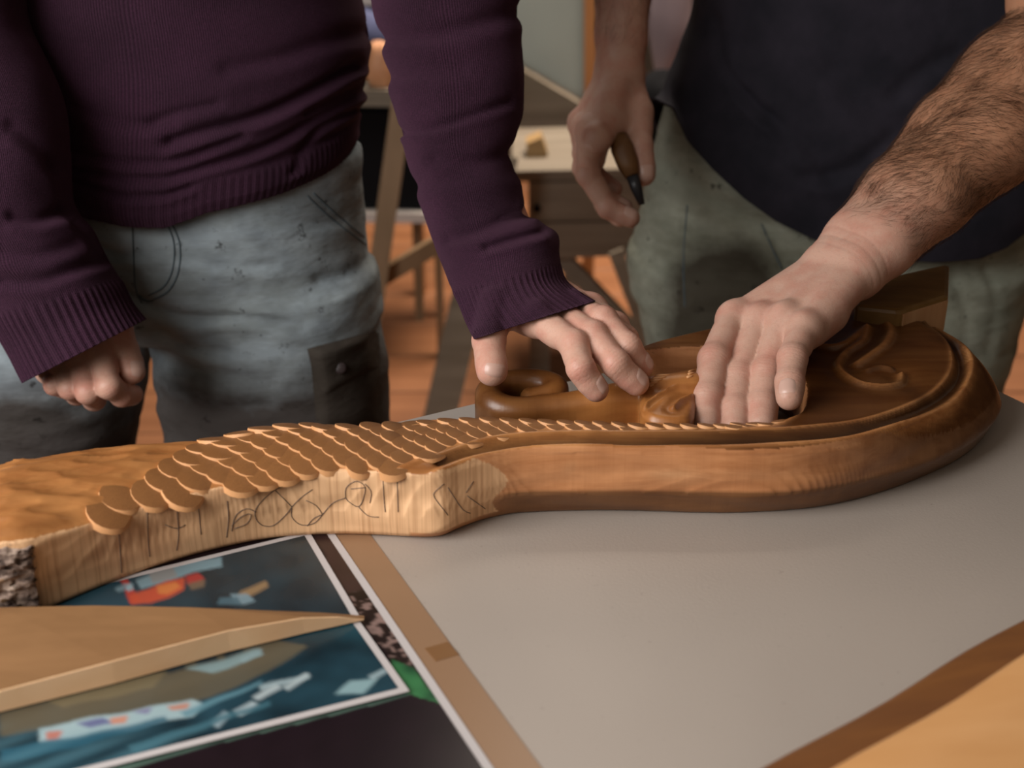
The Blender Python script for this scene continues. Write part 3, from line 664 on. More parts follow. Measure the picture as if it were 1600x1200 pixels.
def paint1(px, py, u, v, P):
    n = vnoise(P, 45, 2.)[:, None]; c = srgb(22, 42, 50)*np.ones((len(px), 1))*(1+.6*n)
    c = blend(c, ss(330, 120, px), (32, 82, 100), .7); c = blend(c, ss(420, 540, px)*ss(950, 850, py), (44, 58, 62), .6)
    for poly, colr in [([(212,908),(262,886),(345,868),(347,884),(300,896),(262,908),(222,922)], (128, 158, 168)), ([(232,892),(268,880),(278,900),(240,912)], (140, 140, 138)),
        ([(186,905),(196,903),(222,940),(204,944),(196,925)], (190, 62, 50)), ([(194,914),(206,912),(209,922),(198,924)], (150, 190, 200)), ([(202,930),(232,922),(262,906),(288,902),(286,920),(262,934),(236,944),(206,944)], (196, 78, 46)),
        ([(246,915),(274,908),(282,916),(262,928),(248,928)], (205, 120, 60)), ([(288,900),(308,896),(318,904),(314,914),(292,914)], (170, 50, 44)), ([(292,912),(320,906),(318,918),(298,922)], (110, 90, 70)),
        ([(378,922),(415,908),(418,918),(392,930),(370,934)], (150, 120, 84)), ([(362,928),(386,926),(398,938),(380,944),(366,940)], (120, 145, 155)), ([(178,918),(196,912),(196,922),(182,924)], (120,150,160)),
        ([(345,935),(372,932),(378,945),(340,946)], (70, 100, 112))]: c = blend(c, pin(px, py, poly), colr, .9)
    return np.clip(c*.82+.012, 0, 1)
photo_print('photo_print', 'teal photo with orange shape and paper lying between carving and pointed plank', A_TL, A_TR, A_BR, TZ+.0012, paint1)
B_TR = Pz(556, 968, TZ); B_BR = Pz(640, 1086, TZ); B_TL = B_TR + nrm(Pz(190, 1200, TZ)-B_BR)*.30
def paint2(px, py, u, v, P):
    n = vnoise(P, 45, 7.)[:, None]; c = srgb(26, 52, 62)*np.ones((len(px), 1))*(1+.6*n)
    c = blend(c, pin(px, py, [(0,1080),(160,1050),(330,1000),(400,990),(480,1010),(420,1050),(330,1090),(150,1130),(0,1150)]), (92, 84, 66), .8)
    c = blend(c, pin(px, py, [(60,1090),(200,1060),(260,1048),(240,1075),(100,1105)]), (120, 108, 80), .5)
    c = blend(c, pin(px, py, [(60,1140),(120,1125),(220,1108),(300,1092),(316,1100),(300,1118),(200,1140),(90,1158),(62,1164)]), (150, 172, 176), .95)
    for poly, colr in [([(72,1144),(100,1140),(92,1156),(74,1158)], (176, 96, 76)), ([(120,1130),(160,1122),(176,1130),(140,1138)], (86, 84, 130)), ([(170,1122),(200,1116),(196,1128),(172,1132)], (190, 120, 90)), ([(205,1112),(240,1106),(232,1116)], (110,100,140)), ([(262,1104),(296,1096),(292,1106),(268,1110)], (180, 112, 84)),
        ([(255,1038),(290,1030),(292,1046),(262,1052)], (20,42,52)), ([(304,1028),(336,1020),(340,1032),(310,1044)], (20,42,52)), ([(346,1018),(376,1010),(382,1022),(352,1032)], (20,42,52)), ([(290,1046),(400,1014),(412,1024),(330,1052)], (120,146,150)),
        ([(408,1012),(412,1022),(380,1036),(372,1030)], (125,150,155)), ([(405,1072),(480,1052),(484,1058),(410,1080)], (150,168,172)), ([(440,1074),(476,1050),(484,1054),(448,1080)], (165,178,180)), ([(395,1088),(432,1070),(440,1076),(404,1094)], (170,182,184)), ([(365,1112),(395,1094),(405,1100),(376,1120)], (165,180,184)), ([(330,1130),(352,1112),(362,1118),(342,1138)], (150,168,174)),
        ([(524,1086),(548,1064),(590,1058),(566,1084)], (140,170,174)), ([(574,1055),(600,1044),(606,1050),(580,1062)], (150,170,175)), ([(280,1112),(410,1064),(412,1068),(290,1120)], (90,130,142)), ([(200,1165),(420,1095),(422,1102),(210,1176)], (60,100,112)), ([(0,1170),(120,1150),(260,1120),(262,1128),(60,1182),(0,1190)], (40,86,104))]: c = blend(c, pin(px, py, poly), colr, .85)
    st = np.sin((px*.35+py*.94)*.22)*.5+.5; c = blend(c, st*ss(1120, 1180, py), (84, 128, 142), .35)
    c = blend(c, ss(420, 600, px)*ss(1020, 970, py), (40, 84, 96), .6)
    return np.clip(c, 0, 1)
photo_print('photo_print', 'blue green harbour photo with white border nearest the front left edge', B_TL, B_TR, B_BR, TZ+.0022, paint2)
# pointed plank
M['plank_top'] = wood('plank_top', (.22, .112, .046), (.28, .145, .062), (14, 50, 50), .5, .12, (0, 0, .2)); M['plank_edge'] = wood('plank_edge', (.96, .64, .38), (.88, .56, .31), (10, 60, 60), .55, .15, (0, 0, .2))
bk_ = [Pz(a, b, TZ+.0155-.0115*(max(0, (a-300))/270)**1.6) for a, b in [(-160,953),(0,949),(150,946),(300,949),(420,954),(500,957),(569,962)]]
plank = thing('pointed_plank', 'tan wooden plank tapering to a point on top of the photos', 'plank', (bk_[4][0]-.05, bk_[4][1]-.03, TZ+.003))
fb = [Pz(a, b, TZ+.0034) for a, b in [(-160,1155),(0,1112),(180,1067),(360,1017),(475,989),(530,977),(569,968)]]; ft = []
for p, (a, b) in zip(fb, [(-160,1121),(0,1080),(180,1032),(360,984),(475,964),(530,962.5),(569,962.5)]): d = rayd(a, b); ft.append(np.array([p[0], p[1], CZ+d[2]/d[1]*p[1]]))
ft[-1] = np.array([ft[-1][0], ft[-1][1], bk_[-1][2]])
bkb = [np.array([p[0], p[1], TZ+.0034]) for p in bk_]; n_ = 7; Vp = bk_+ft+bkb+fb
Fp_ = [(k, n_+k, n_+k+1, k+1) for k in range(6)] + [(2*n_+k, 2*n_+k+1, 3*n_+k+1, 3*n_+k) for k in range(6)] + [(k, k+1, 2*n_+k+1, 2*n_+k) for k in range(6)] + [(n_+k, 3*n_+k, 3*n_+k+1, n_+k+1) for k in range(6)] + [(0, 2*n_, 3*n_, n_), (6, n_+6, 3*n_+6, 2*n_+6)]
mk('plank_board', Vp, Fp_, M['plank_top'], plank, False)
Ve = []; off_ = np.array([0, -.0008, 0])
for a, b in zip(ft, fb): Ve += [a+off_-(0, 0, .0003), b+off_+(0, 0, .0003), a-off_*.5-(0, 0, .0003), b-off_*.5+(0, 0, .0003)]
Fe = []
for k in range(6):
    a = 4*k; b = a+4; Fe += [(a, a+1, b+1, b), (a+2, b+2, b+3, a+3), (a, b, b+2, a+2), (a+1, a+3, b+3, b+1)]
Fe += [(0, 2, 3, 1), (24, 25, 27, 26)]
mk('front_edge', Ve, Fe, M['plank_edge'], plank, False, label='pale front edge')  # strip over the front face, coloured paler than the top
# beam in the right foreground
M['beam'] = wood('beam_wood', (.60, .29, .10), (.70, .37, .15), (6, 40, 40), .5, .12, (0, 0, .6)); M['beam_dark'] = wood('beam_dark_side', (.20, .075, .018), (.14, .05, .014), (6, 60, 60), .45, .2, (0, 0, .6))
e0 = Pz(1255, 1215, TZ+.048); e1 = Pz(1640, 986, TZ+.048); bdv = nrm((e1-e0)*(1, 1, 0)); bn = np.array([bdv[1], -bdv[0], 0]); e0 = e0-bdv*.25; e1 = e1+bdv*.10
beam = thing('wooden_beam', 'pale orange wooden beam out of focus in the front right corner', 'beam', (*(e0+bn*.06)[:2], TZ))
def rail(name, sec, m, seg_=24, **k):
    V_ = []; Fq = []; n = len(sec)
    for i in range(seg_+1):
        p = e0+(e1-e0)*i/seg_
        for o_, z in sec: V_.append((*(p+bn*(o_+.0012*math.sin(i*.9)))[:2], z))
    for i in range(seg_):
        for j in range(n): Fq.append((i*n+j, i*n+(j+1) % n, (i+1)*n+(j+1) % n, (i+1)*n+j))
    Fq += [tuple(range(n))[::-1], tuple(seg_*n+j for j in range(n))]
    return mk(name, V_, Fq, m, beam, True, **k)
rail('beam_body', [(0, TZ+.034), (.001, TZ+.043), (.006, TZ+.048), (.03, TZ+.051), (.10, TZ+.052), (.115, TZ+.046), (.118, TZ+.01), (.116, TZ+.001), (.012, TZ+.001), (.010, TZ+.02)], M['beam'])
l0 = Pz(1110, 1200, TZ+.022); l1 = Pz(1600, 994, TZ+.022); o0 = (l0-e0)@bn; o1 = (l1-e0)@bn
rail('lower_ledge', [(min(o0, o1)*.5+max(o0, o1)*.5, TZ+.018), (min(o0, o1)*.5+max(o0, o1)*.5+.004, TZ+.022), (.003, TZ+.033), (.012, TZ+.034), (.012, TZ+.001), (min(o0, o1)*.5+max(o0, o1)*.5+.002, TZ+.001)], M['beam_dark'], label='dark brown lower ledge of the beam')
print('ledge', o0, o1)

# ================================================================== BACKGROUND OF THE WORKSHOP
def slab(name, poly, y, th, m, parent, **k):
    """board whose front face stands at distance y and which is th thick"""
    P = [Py(a, b, y) for a, b in poly]; n = len(P); V_ = P+[p+np.array([0, th, 0]) for p in P]
    return mk(name, V_, [tuple(range(n)), tuple(range(n, 2*n))[::-1]]+[(i, n+i, n+(i+1) % n, (i+1) % n) for i in range(n)], m, parent, False, **k)
def bar(name, p, q_, wpx, y1, y2, th, m, parent, **k):
    a, b = Py(*p, y1), Py(*q_, y2); d = nrm(b-a); s_ = nrm(np.cross(d, [0, 1, 0])); w_ = wpx/2/FPX*y1*1.02; t_ = nrm(np.cross(s_, d))*th/2; s_ = s_*w_
    V_ = [a+s_+t_, a-s_+t_, a-s_-t_, a+s_-t_, b+s_+t_, b-s_+t_, b-s_-t_, b+s_-t_]
    return mk(name, V_, [(0, 1, 2, 3), (7, 6, 5, 4), (0, 4, 5, 1), (1, 5, 6, 2), (2, 6, 7, 3), (3, 7, 4, 0)], m, parent, False, **k)
def leg_to_floor(name, p, wpx, y, th, m, parent, lean=(0, 0)):
    a = Py(*p, y); b = np.array([a[0]+lean[0], a[1]+lean[1], 0.0]); w_ = wpx/2/FPX*y; V_ = []
    for c in (a, b): V_ += [c+(w_, th/2, 0), c+(-w_, th/2, 0), c+(-w_, -th/2, 0), c+(w_, -th/2, 0)]
    return mk(name, V_, [(0, 1, 2, 3), (7, 6, 5, 4), (0, 4, 5, 1), (1, 5, 6, 2), (2, 6, 7, 3), (3, 7, 4, 0)], m, parent, False)
M['old_wood'] = wood('weathered_bench_wood', (.13, .105, .075), (.20, .165, .125), (3, 40, 40), .7, .2)
M['tan_wood'] = wood('tan_trestle_wood', (.16, .10, .05), (.23, .145, .08), (20, 20, 3), .6, .2)
M['board'] = mat('pale_green_board', (.33, .37, .34), .5); NT(M['board']).base(NT(M['board']).ramp(NT(M['board']).noise((1, 1, 1), 3, 2), [(.4, (.36, .41, .38)), (.65, (.29, .32, .30))]))
M['orange_wood'] = wood('orange_frame_wood', (.42, .19, .07), (.36, .15, .05), (20, 20, 3), .5, .1)
M['black'] = mat('black_plastic', (.008, .008, .009), .95, spec=.05); M['white'] = mat('white_board', (.50, .46, .43), .5)
M['blue'] = mat('blue_cloth', (.07, .08, .16), .9); M['peach'] = mat('peach_plastic', (.50, .24, .12), .6); M['lav'] = mat('lavender_cloth', (.30, .24, .27), .9)
bench = thing('workbench', 'weathered grey wooden workbench behind the hanging hand', 'workbench', (*Py(900, 600, 2.55)[:2], 0))
slab('front_plank', [(826,286),(1040,279),(1040,343),(826,346)], 2.45, .04, M['old_wood'], bench)
slab('lower_plank', [(826,349),(1040,346),(1040,398),(850,404)], 2.455, .035, M['old_wood'], bench)
slab('plank', [(800,268),(1040,262),(1040,278),(800,284)], 2.45, .35, M['old_wood'], bench)
for px0, dx in ((845, .0), (1030, .0)): leg_to_floor('leg', (px0, 350), 34, 2.51, .05, M['old_wood'], bench)
bar('brace', (868, 392), (1015, 545), 26, 2.50, 2.42, .03, M['old_wood'], bench); bar('brace', (962, 392), (1018, 540), 24, 2.40, 2.36, .03, M['old_wood'], bench)
h_ = mk('bolt', *(lambda P: (P, [(0, 1, 2, 3, 4, 5)]))([Py(839+7*math.cos(t*math.pi/3), 326+8*math.sin(t*math.pi/3), 2.447) for t in range(6)]), M['black'], bench, False)
lean = thing('leaning_plank', 'wide grey plank leaning diagonally under the pale green board', 'plank', (*Py(850, 200, 2.75)[:2], 0))
slab('plank_board', [(770,82),(912,166),(912,272),(770,180)], 2.88, .04, M['old_wood'], lean)
for a in (790, 895): leg_to_floor('leg', (a, 200), 20, 2.94, .04, M['old_wood'], lean)
bl = thing('wood_offcut', 'pale offcut of wood standing on the workbench', 'offcut', tuple(Py(838, 262, 2.58)))
slab('offcut_block', [(822,225),(846,215),(856,240),(850,266),(826,267)], 2.55, .06, wood('offcut_wood', (.34, .22, .10), (.28, .17, .07)), bl)
wb = thing('display_board', 'large pale green board in an orange wood frame at the back', 'board', (*Py(860, 100, 3.05)[:2], 0))
slab('panel', [(600,-420),(914,-420),(914,160),(815,100),(600,-30)], 3.0, .02, M['board'], wb)
slab('frame_post', [(913,-420),(931,-420),(931,300),(913,300)], 2.99, .04, M['orange_wood'], wb)
leg_to_floor('leg', (922, 295), 18, 3.01, .04, M['orange_wood'], wb); leg_to_floor('leg', (640, -60), 18, 3.03, .04, M['orange_wood'], wb)
lb = thing('low_shelf', 'low white topped shelf standing behind the left person', 'shelf', (*Py(620, 500, 2.75)[:2], 0))
slab('shelf_board', [(430,330),(690,334),(690,349),(430,346)], 2.62, .30, M['white'], lb)
for a in (440, 684): leg_to_floor('leg', (a, 340), 12, 2.64, .03, M['tan_wood'], lb); leg_to_floor('leg', (a, 340), 12, 2.88, .03, M['tan_wood'], lb)
bx = thing('black_crate', 'black crate standing on the low white topped shelf', 'crate', tuple(Py(560, 330, 2.76)))
slab('crate_side', [(470,172),(672,176),(672,327),(470,325)], 2.64, .22, M['black'], bx); slab('crate_lid', [(465,160),(677,163),(677,172),(465,168)], 2.63, .24, M['black'], bx)
tr = thing('trestle', 'tan wooden trestle with slanting legs seen between the torso and sleeve', 'trestle', (*Py(640, 600, 2.35)[:2], 0))
slab('top_rail', [(430,138),(660,142),(660,168),(430,164)], 2.33, .06, M['old_wood'], tr)
a = Py(628, 160, 2.30); b_ = Py(585, 470, 2.22); d = nrm(b_-a); b_ = a+d*(a[2]/-d[2]); 
def beam_pts(name, a, b, w_, th, m, parent):
    d = nrm(b-a); s_ = nrm(np.cross(d, [0, 1, 0]))*w_/2; t_ = nrm(np.cross(s_, d))*th/2
    V_ = [c+x for c in (a, b) for x in (s_+t_, -s_+t_, -s_-t_, s_-t_)]; V_ = [np.array([v[0], v[1], max(v[2], 0)]) for v in V_]
    return mk(name, V_, [(0, 1, 2, 3), (7, 6, 5, 4), (0, 4, 5, 1), (1, 5, 6, 2), (2, 6, 7, 3), (3, 7, 4, 0)], m, parent, False)
beam_pts('leg', a, b_, .036, .03, M['tan_wood'], tr)
a2 = Py(742, 420, 2.30); b2 = Py(690, 640, 2.22); d = nrm(b2-a2); a3 = a2-d*((.60-a2[2])/d[2])*-1; b3 = a2+d*(a2[2]/-d[2])
beam_pts('leg', a2-d*.22, b3, .062, .03, M['old_wood'], tr)
bar('brace', (588, 438), (716, 362), 26, 2.26, 2.28, .025, M['tan_wood'], tr)
def blob(name, c, r, m, parent, seed, n=20):
    V_ = []; F_ = []
    for i in range(n+1):
        for j in range(n):
            t = math.pi*i/n; p = 2*math.pi*j/n; v = np.array([math.sin(t)*math.cos(p), math.sin(t)*math.sin(p), math.cos(t)]); k = 1+.16*mnoise.noise(Vector(v*1.7)+Vector((seed, 0, 0))); V_.append(c+v*np.array(r)*k)
    for i in range(n):
        for j in range(n): F_.append((i*n+j, (i+1)*n+j, (i+1)*n+(j+1) % n, i*n+(j+1) % n))
    return mk(name, V_, F_, m, parent)
t1 = thing('blue_cloth', 'rumpled blue cloth lying at the back between torso and sleeve', 'cloth', tuple(Py(578, 66, 2.75))); blob('cloth_heap', Py(572, 52, 2.75), (.06, .05, .05), M['blue'], t1, 1.)
t2 = thing('peach_object', 'rounded peach coloured object on the trestle rail', 'object', tuple(Py(590, 138, 2.36))); blob('rounded_body', Py(596, 104, 2.37), (.028, .03, .048), M['peach'], t2, 2.)
t3 = thing('hanging_cloth', 'pale lavender cloth hanging beside the navy shirt', 'cloth', tuple(Py(1045, 60, 2.6))); blob('cloth_fold', Py(1046, 15, 2.80), (.05, .04, .14), M['lav'], t3, 3.)
t4 = thing('dark_bag', 'black bag on the workbench behind the navy shirt', 'bag', tuple(Py(1030, 262, 2.62))); blob('bag_body', Py(1036, 170, 2.62), (.075, .055, .075), M['black'], t4, 4.)
shf = thing('wall_shelf', 'pale narrow shelf board high at the back left', 'shelf', tuple(Py(520, 8, 2.9))); slab('shelf_board', [(380,-22),(640,-18),(640,9),(380,5)], 2.75, .2, M['white'], shf)
for a in (400, 640): leg_to_floor('leg', (a, 5), 14, 2.86, .03, M['tan_wood'], shf)
slab('lower_board', [(380,86),(660,88),(660,98),(380,96)], 2.76, .2, M['black'], shf)

# hand joints (metres)
HJ = {}
HJ['A'] = dict(w=[0.0, 0.9228, 0.8205],
  i=[[0.018, 0.8356, 0.8215], [0.0425, 0.7982, 0.817], [0.0456, 0.7763, 0.8098], [0.0566, 0.7752, 0.7947]],
  m=[[0.0302, 0.8512, 0.8201], [0.0557, 0.809, 0.8191], [0.0695, 0.7832, 0.8099], [0.0843, 0.7841, 0.7953]],
  r=[[0.0459, 0.8643, 0.8179], [0.0637, 0.8255, 0.8237], [0.079, 0.8024, 0.8142], [0.0895, 0.8042, 0.7986]],
  p=[[0.059, 0.8785, 0.8108], [0.0739, 0.8451, 0.8127], [0.0802, 0.83, 0.8088], [0.0861, 0.8302, 0.7969]],
  t=[[-0.0101, 0.8594, 0.8213], [-0.0161, 0.8218, 0.8103], [-0.0135, 0.7938, 0.8004]],
)
HJ['B'] = dict(w=[0.2457, 0.8959, 0.8364],
  i=[[0.1617, 0.8651, 0.8096], [0.1416, 0.8197, 0.7966], [0.1342, 0.7911, 0.7814], [0.1306, 0.77, 0.7715]],
  m=[[0.1786, 0.8532, 0.8114], [0.1581, 0.8091, 0.7876], [0.1521, 0.7802, 0.776], [0.1497, 0.7652, 0.771]],
  r=[[0.1931, 0.8409, 0.8179], [0.1758, 0.804, 0.7939], [0.1693, 0.7787, 0.7806], [0.1669, 0.7643, 0.7743]],
  p=[[0.2028, 0.8221, 0.8184], [0.1885, 0.7873, 0.8119], [0.1835, 0.7669, 0.8038], [0.1809, 0.7538, 0.7993]],
)
HJ['C'] = dict(w=[0.1047, 1.2582, 0.9101],
  i=[[0.0783, 1.1716, 0.8656], [0.0743, 1.1877, 0.8246], [0.0885, 1.1791, 0.8001], [0.1027, 1.1747, 0.7875]],
  m=[[0.0722, 1.1909, 0.8669], [0.0696, 1.1506, 0.8369], [0.0887, 1.1403, 0.8077], [0.1094, 1.1369, 0.7995]],
  r=[[0.0685, 1.2111, 0.865], [0.0671, 1.1717, 0.8371], [0.0871, 1.1625, 0.8101], [0.1052, 1.1595, 0.8017]],
  p=[[0.0658, 1.2322, 0.8649], [0.0672, 1.1999, 0.8431], [0.0845, 1.1921, 0.8202], [0.098, 1.1893, 0.8116]],
  t=[[0.119, 1.2155, 0.8793], [0.1206, 1.1878, 0.8536], [0.1233, 1.1737, 0.8304]],
)
HJ['D'] = dict(w=[-0.403, 1.0728, 0.736],
  i=[[-0.3523, 1.0107, 0.7221], [-0.3366, 0.9702, 0.7041], [-0.3206, 0.9521, 0.7067], [-0.3088, 0.9421, 0.7121]],
  m=[[-0.3719, 1.0046, 0.7182], [-0.3516, 0.9587, 0.7059], [-0.3325, 0.9341, 0.7119], [-0.3303, 0.9355, 0.7238]],
  r=[[-0.3898, 1.0106, 0.7071], [-0.3687, 0.9702, 0.7041], [-0.3508, 0.9465, 0.7117], [-0.3512, 0.9492, 0.722]],
  p=[[-0.4072, 1.0214, 0.6961], [-0.3914, 0.991, 0.6979], [-0.376, 0.9726, 0.7041], [-0.3768, 0.9755, 0.7122]],
  t=[[-0.3559, 1.0512, 0.7324], [-0.3524, 1.0641, 0.699], [-0.3409, 1.0453, 0.6853]],
)

for f_, L_ in dict(w=(100,480,.985), i=[(156,545,.975),(170,604,.948),(190,618,.960),(208,617,.972)], m=[(124,556,.978),(138,612,.950),(147,624,.975),(150,606,.992)], r=[(98,568,.984),(110,606,.958),(120,616,.983),(124,598,.998)], p=[(76,578,.992),(86,601,.970),(98,606,.990),(102,592,1.0)], t=[(176,500,.990),(194,546,.985),(206,580,.972)]).items():
    HJ['D'][f_] = list(Py(*L_)) if f_ == 'w' else [list(Py(*q)) for q in L_]
HJ['B']['t'] = [list(Py(*q)) for q in ((1215,480,.893), (1190,500,.892), (1172,510,.888))]
# ================================================================== PEOPLE
LH = {}
def capsules(G, grid, items, k):
    for a, b, r1, r2 in items:
        a, b = np.asarray(a, float), np.asarray(b, float); sl, X, Y, Z = grid.sub(np.array([a, b]), max(r1, r2)+.022)
        G[sl] = smin(G[sl], seg(X, Y, Z, a, b, r1, r2).astype(np.float32), k)
def hand_mesh(h, s, nrm_hint, forearm, hres=.00115, thin=1.0, fat=1.0):
    """h: joints; forearm: list of (point, radius) from the wrist on. returns V,Q,wr,ws,nails"""
    J = {k: np.array(v) for k, v in h.items()}; w = J['w']
    n = nrm(np.cross(J['i'][0]-w, J['p'][0]-w)); n = n if n@np.array(nrm_hint) > 0 else -n
    allp = np.concatenate([J[f] for f in 'imrpt'] + [w[None]] + [np.array([p]) for p, r in forearm])
    rmax = max([.02]+[r for p, r in forearm])+.008
    g = Grid(allp.min(0)-rmax, allp.max(0)+rmax, hres); FF = g.new(.05); PF = g.new(.05)
    lat = nrm(J['p'][0]-J['i'][0])
    R = dict(i=(.0106, .0097, .0088, .0078), m=(.0108, .0099, .0090, .0080), r=(.0104, .0094, .0086, .0077), p=(.0096, .0085, .0078, .0070), t=(.0125, .0110, .0102))
    R = {k: tuple(q*(1+(fat-1)*min(1, i/2)) for i, q in enumerate(v)) for k, v in R.items()}
    for f in 'imrpt':
        Gf = g.new(.05); P = J[f]; r = [q*s*thin for q in R[f]]; L = len(P); it = []
        for k in range(L-1):
            it.append((P[k], P[k+1], r[k], r[k+1]))
            if k >= 0 and k+1 < L-1: it.append((P[k+1], P[k+1]+.0001, r[k+1]*1.03, r[k+1]*1.03))
            mid = P[k]*.45+P[k+1]*.55; pal = -(n-(n@nrm(P[k+1]-P[k]))*nrm(P[k+1]-P[k])); pal = nrm(pal)
            it.append((mid+pal*r[k]*.16, mid*.7+P[k]*.3+pal*r[k]*.16, r[k]*.90, r[k]*.92))
        bt = nrm(P[-1]-P[-2]); pal = nrm(-(n-(n@bt)*bt)); it.append((P[-1]-bt*.006+pal*.0010, P[-1]+pal*.0008, r[-1]*1.04, r[-1]*.98))
        capsules(Gf, g, it, .0032); np.minimum(FF, Gf, out=FF)
    it = []
    for q, f in enumerate('imrp'):
        st = w + lat*(q-1.5)*.0085*s; mp = J[f][0]; it.append((st, mp-n*.003, .0150*s, .0112*s)); it.append((mp-n*.0005*s, mp-n*.0005*s+.0001, .0108*s, .0108*s))
        pm_ = st*.4+mp*.6-n*.008*s; it.append((pm_, mp*.85+w*.15-n*.008*s, .0120*s, .0105*s))
    for f, f2 in (('i', 'm'), ('m', 'r'), ('r', 'p')):
        a = (J[f][0]+J[f2][0])/2; d_ = nrm(J[f][1]+J[f2][1]-J[f][0]-J[f2][0]); it.append((a-n*.004, a+d_*.008-n*.005, .0088*s, .0060*s))
    t0 = J['t'][0]; it += [(w-n*.004, t0-n*.002, .0165*s, .0135*s), (t0, J['i'][0]*.5+w*.5-n*.004, .0115*s, .0115*s), (t0*.75+J['t'][1]*.25, J['i'][0]*.8+w*.2-n*.006, .0085*s, .0095*s)]
    it.append((w-lat*.008*s, w+lat*.010*s, .0185*s, .0185*s))
    capsules(PF, g, it, .0075)
    fa = []; pr = (w, .0205*s)
    for p, r in forearm: fa.append((pr[0], p, pr[1], r)); pr = (np.array(p), r)
    for a, b, r1, r2 in fa:
        for o_ in (-1, 1):
            c1 = min(.012, r1*.45)*o_; c2 = min(.012, r2*.35)*o_; capsules(PF, g, [(a+lat*c1, b+lat*c2, r1*.86, r2*.9)], .010)
    F = smin(PF, FF, .0055)
    V, Q = nets(F, g.lo, g.h); V = smooth_verts(V, Q, 2, .45)
    # dorsal tendons / veins
    wr = np.zeros(len(V)); ws = np.zeros(len(V)); dis = np.zeros(len(V))
    N = np.zeros_like(V); fn = np.cross(V[Q[:, 2]]-V[Q[:, 0]], V[Q[:, 3]]-V[Q[:, 1]])
    for k in range(4):
        for ax in range(3): N[:, ax] += np.bincount(Q[:, k], fn[:, ax], len(V))
    N /= np.linalg.norm(N, axis=1)[:, None]+1e-12; dors = np.clip(N@n, 0, 1)
    for f in 'imrpt':
        P = J[f]
        for k in range(1, len(P)-1):
            bdir = nrm(nrm(P[k+1]-P[k])+nrm(P[k]-P[k-1])); v = V-P[k]; g_ = np.exp(-(v**2).sum(1)/(.0105*s)**2)*(1.0 if k == 1 else .75); al = v@bdir
            sel = g_ > wr; ws[sel] = al[sel]; wr = np.maximum(wr, g_)
            dis += .00035*np.exp(-((al-.0015)/.0030)**2)*g_*dors - .0004*np.exp(-(al/.0012)**2)*g_*dors
        v = V-P[0]; wr = np.maximum(wr, .38*np.exp(-(v**2).sum(1)/(.010*s)**2)*dors)
        if f != 't':
            a, b = w+lat*('imrp'.index(f)-1.5)*.006, P[0]; ba = b-a; t = np.clip(((V-a)@ba)/(ba@ba), .15, 1.0); d_ = np.linalg.norm(V-a-t[:, None]*ba-n*.011*s, axis=1); dis += .0011*np.exp(-(d_/.0062)**2)*dors*np.clip(t*1.6, 0, 1)
    V = V+N*dis[:, None]
    wx = nrm(w-J['m'][0]); al = (V-w)@wx; near = np.exp(-((np.linalg.norm(V-w, axis=1))/.035)**2)
    V -= N*(.0006*near*(np.exp(-((al-.004)/.0013)**2)+np.exp(-((al-.012)/.0012)**2)+.7*np.exp(-((al+.004)/.0012)**2)))[:, None]
    nails = []
    tree = BVHTree.FromPolygons([tuple(v) for v in V], [tuple(map(int, q)) for q in Q])
    for f in 'imrpt':
        P = J[f]; b = nrm(P[-1]-P[-2]); d_ = nrm(n-(n@b)*b)
        if len(P) > 2 and f != 't':
            a_ = nrm(P[-2]-P[-3]); bend = b-(b@a_)*a_
            if np.linalg.norm(bend) > .25: d2 = nrm(-(bend-(bend@b)*b)); d_ = nrm(d_+.6*d2) if d2@d_ > -.3 else d_
        if f == 't' and 'tn' in LH.get(id(h), {}): d_ = nrm(LH[id(h)]['tn'])
        c = nrm(np.cross(d_, b)); r = R[f][-1]*s*thin; wd = r*(.80 if f != 't' else .84); ln = r*(1.45 if f == 't' else 1.35); rows = []; ok = True
        for iu in range(9):
            u = -1+iu/4; row = []
            for iv in range(9):
                v = -1+iv/4; uu = u*math.sqrt(max(0, 1-.42*v*v)); vv = v*math.sqrt(max(0, 1-.30*u*u))
                o_ = P[-1]-b*r*.25+b*(uu*ln*.62)+c*(vv*wd)+d_*r*2.2
                hh = tree.ray_cast(Vector(o_), Vector(-d_), r*4)
                if hh[0] is None: ok = False; break
                e = .0009*(1-max(abs(u), abs(v))**6)-.0003; row.append(np.array(hh[0])+d_*(e))
            if not ok: break
            rows.append(row)
        if ok:
            A = np.array(rows).reshape(-1, 3); Fq = [(i*9+j, i*9+j+1, (i+1)*9+j+1, (i+1)*9+j) for i in range(8) for j in range(8)]
            if np.dot(np.cross(A[1]-A[0], A[9]-A[0]), d_) > 0: pass
            else: Fq = [q[::-1] for q in Fq]
            nails.append((A, Fq, f))
    return V, Q, wr, ws, nails, n, tree
def coarse(items, h=.008, k=.03):
    P = np.concatenate([np.array([a, b]) for a, b, r1, r2 in items]); rm = max(max(r1, r2) for *_, r1, r2 in items)+.02
    g = Grid(P.min(0)-rm, P.max(0)+rm, h); G = g.new(.2)
    for a, b, r1, r2 in items:
        sl, X, Y, Z = g.sub(np.array([a, b]), max(r1, r2)+.05); G[sl] = smin(G[sl], seg(X, Y, Z, np.asarray(a, float), np.asarray(b, float), r1, r2).astype(np.float32), k)
    return nets(G, g.lo, g.h)
def join_body(name, pieces, m, parent):
    Vs = []; Qs = []; wr = []; ws = []; n = 0
    for p in pieces:
        V, Q = p[0], p[1]; Vs.append(V); Qs.append(Q+n); n += len(V); wr.append(p[2] if len(p) > 2 else np.zeros(len(V))); ws.append(p[3] if len(p) > 3 else np.zeros(len(V)))
    o = mk(name, np.concatenate(Vs), np.concatenate(Qs), m, parent); vflt(o, 'wr', np.concatenate(wr)); vflt(o, 'ws', np.concatenate(ws)); return o

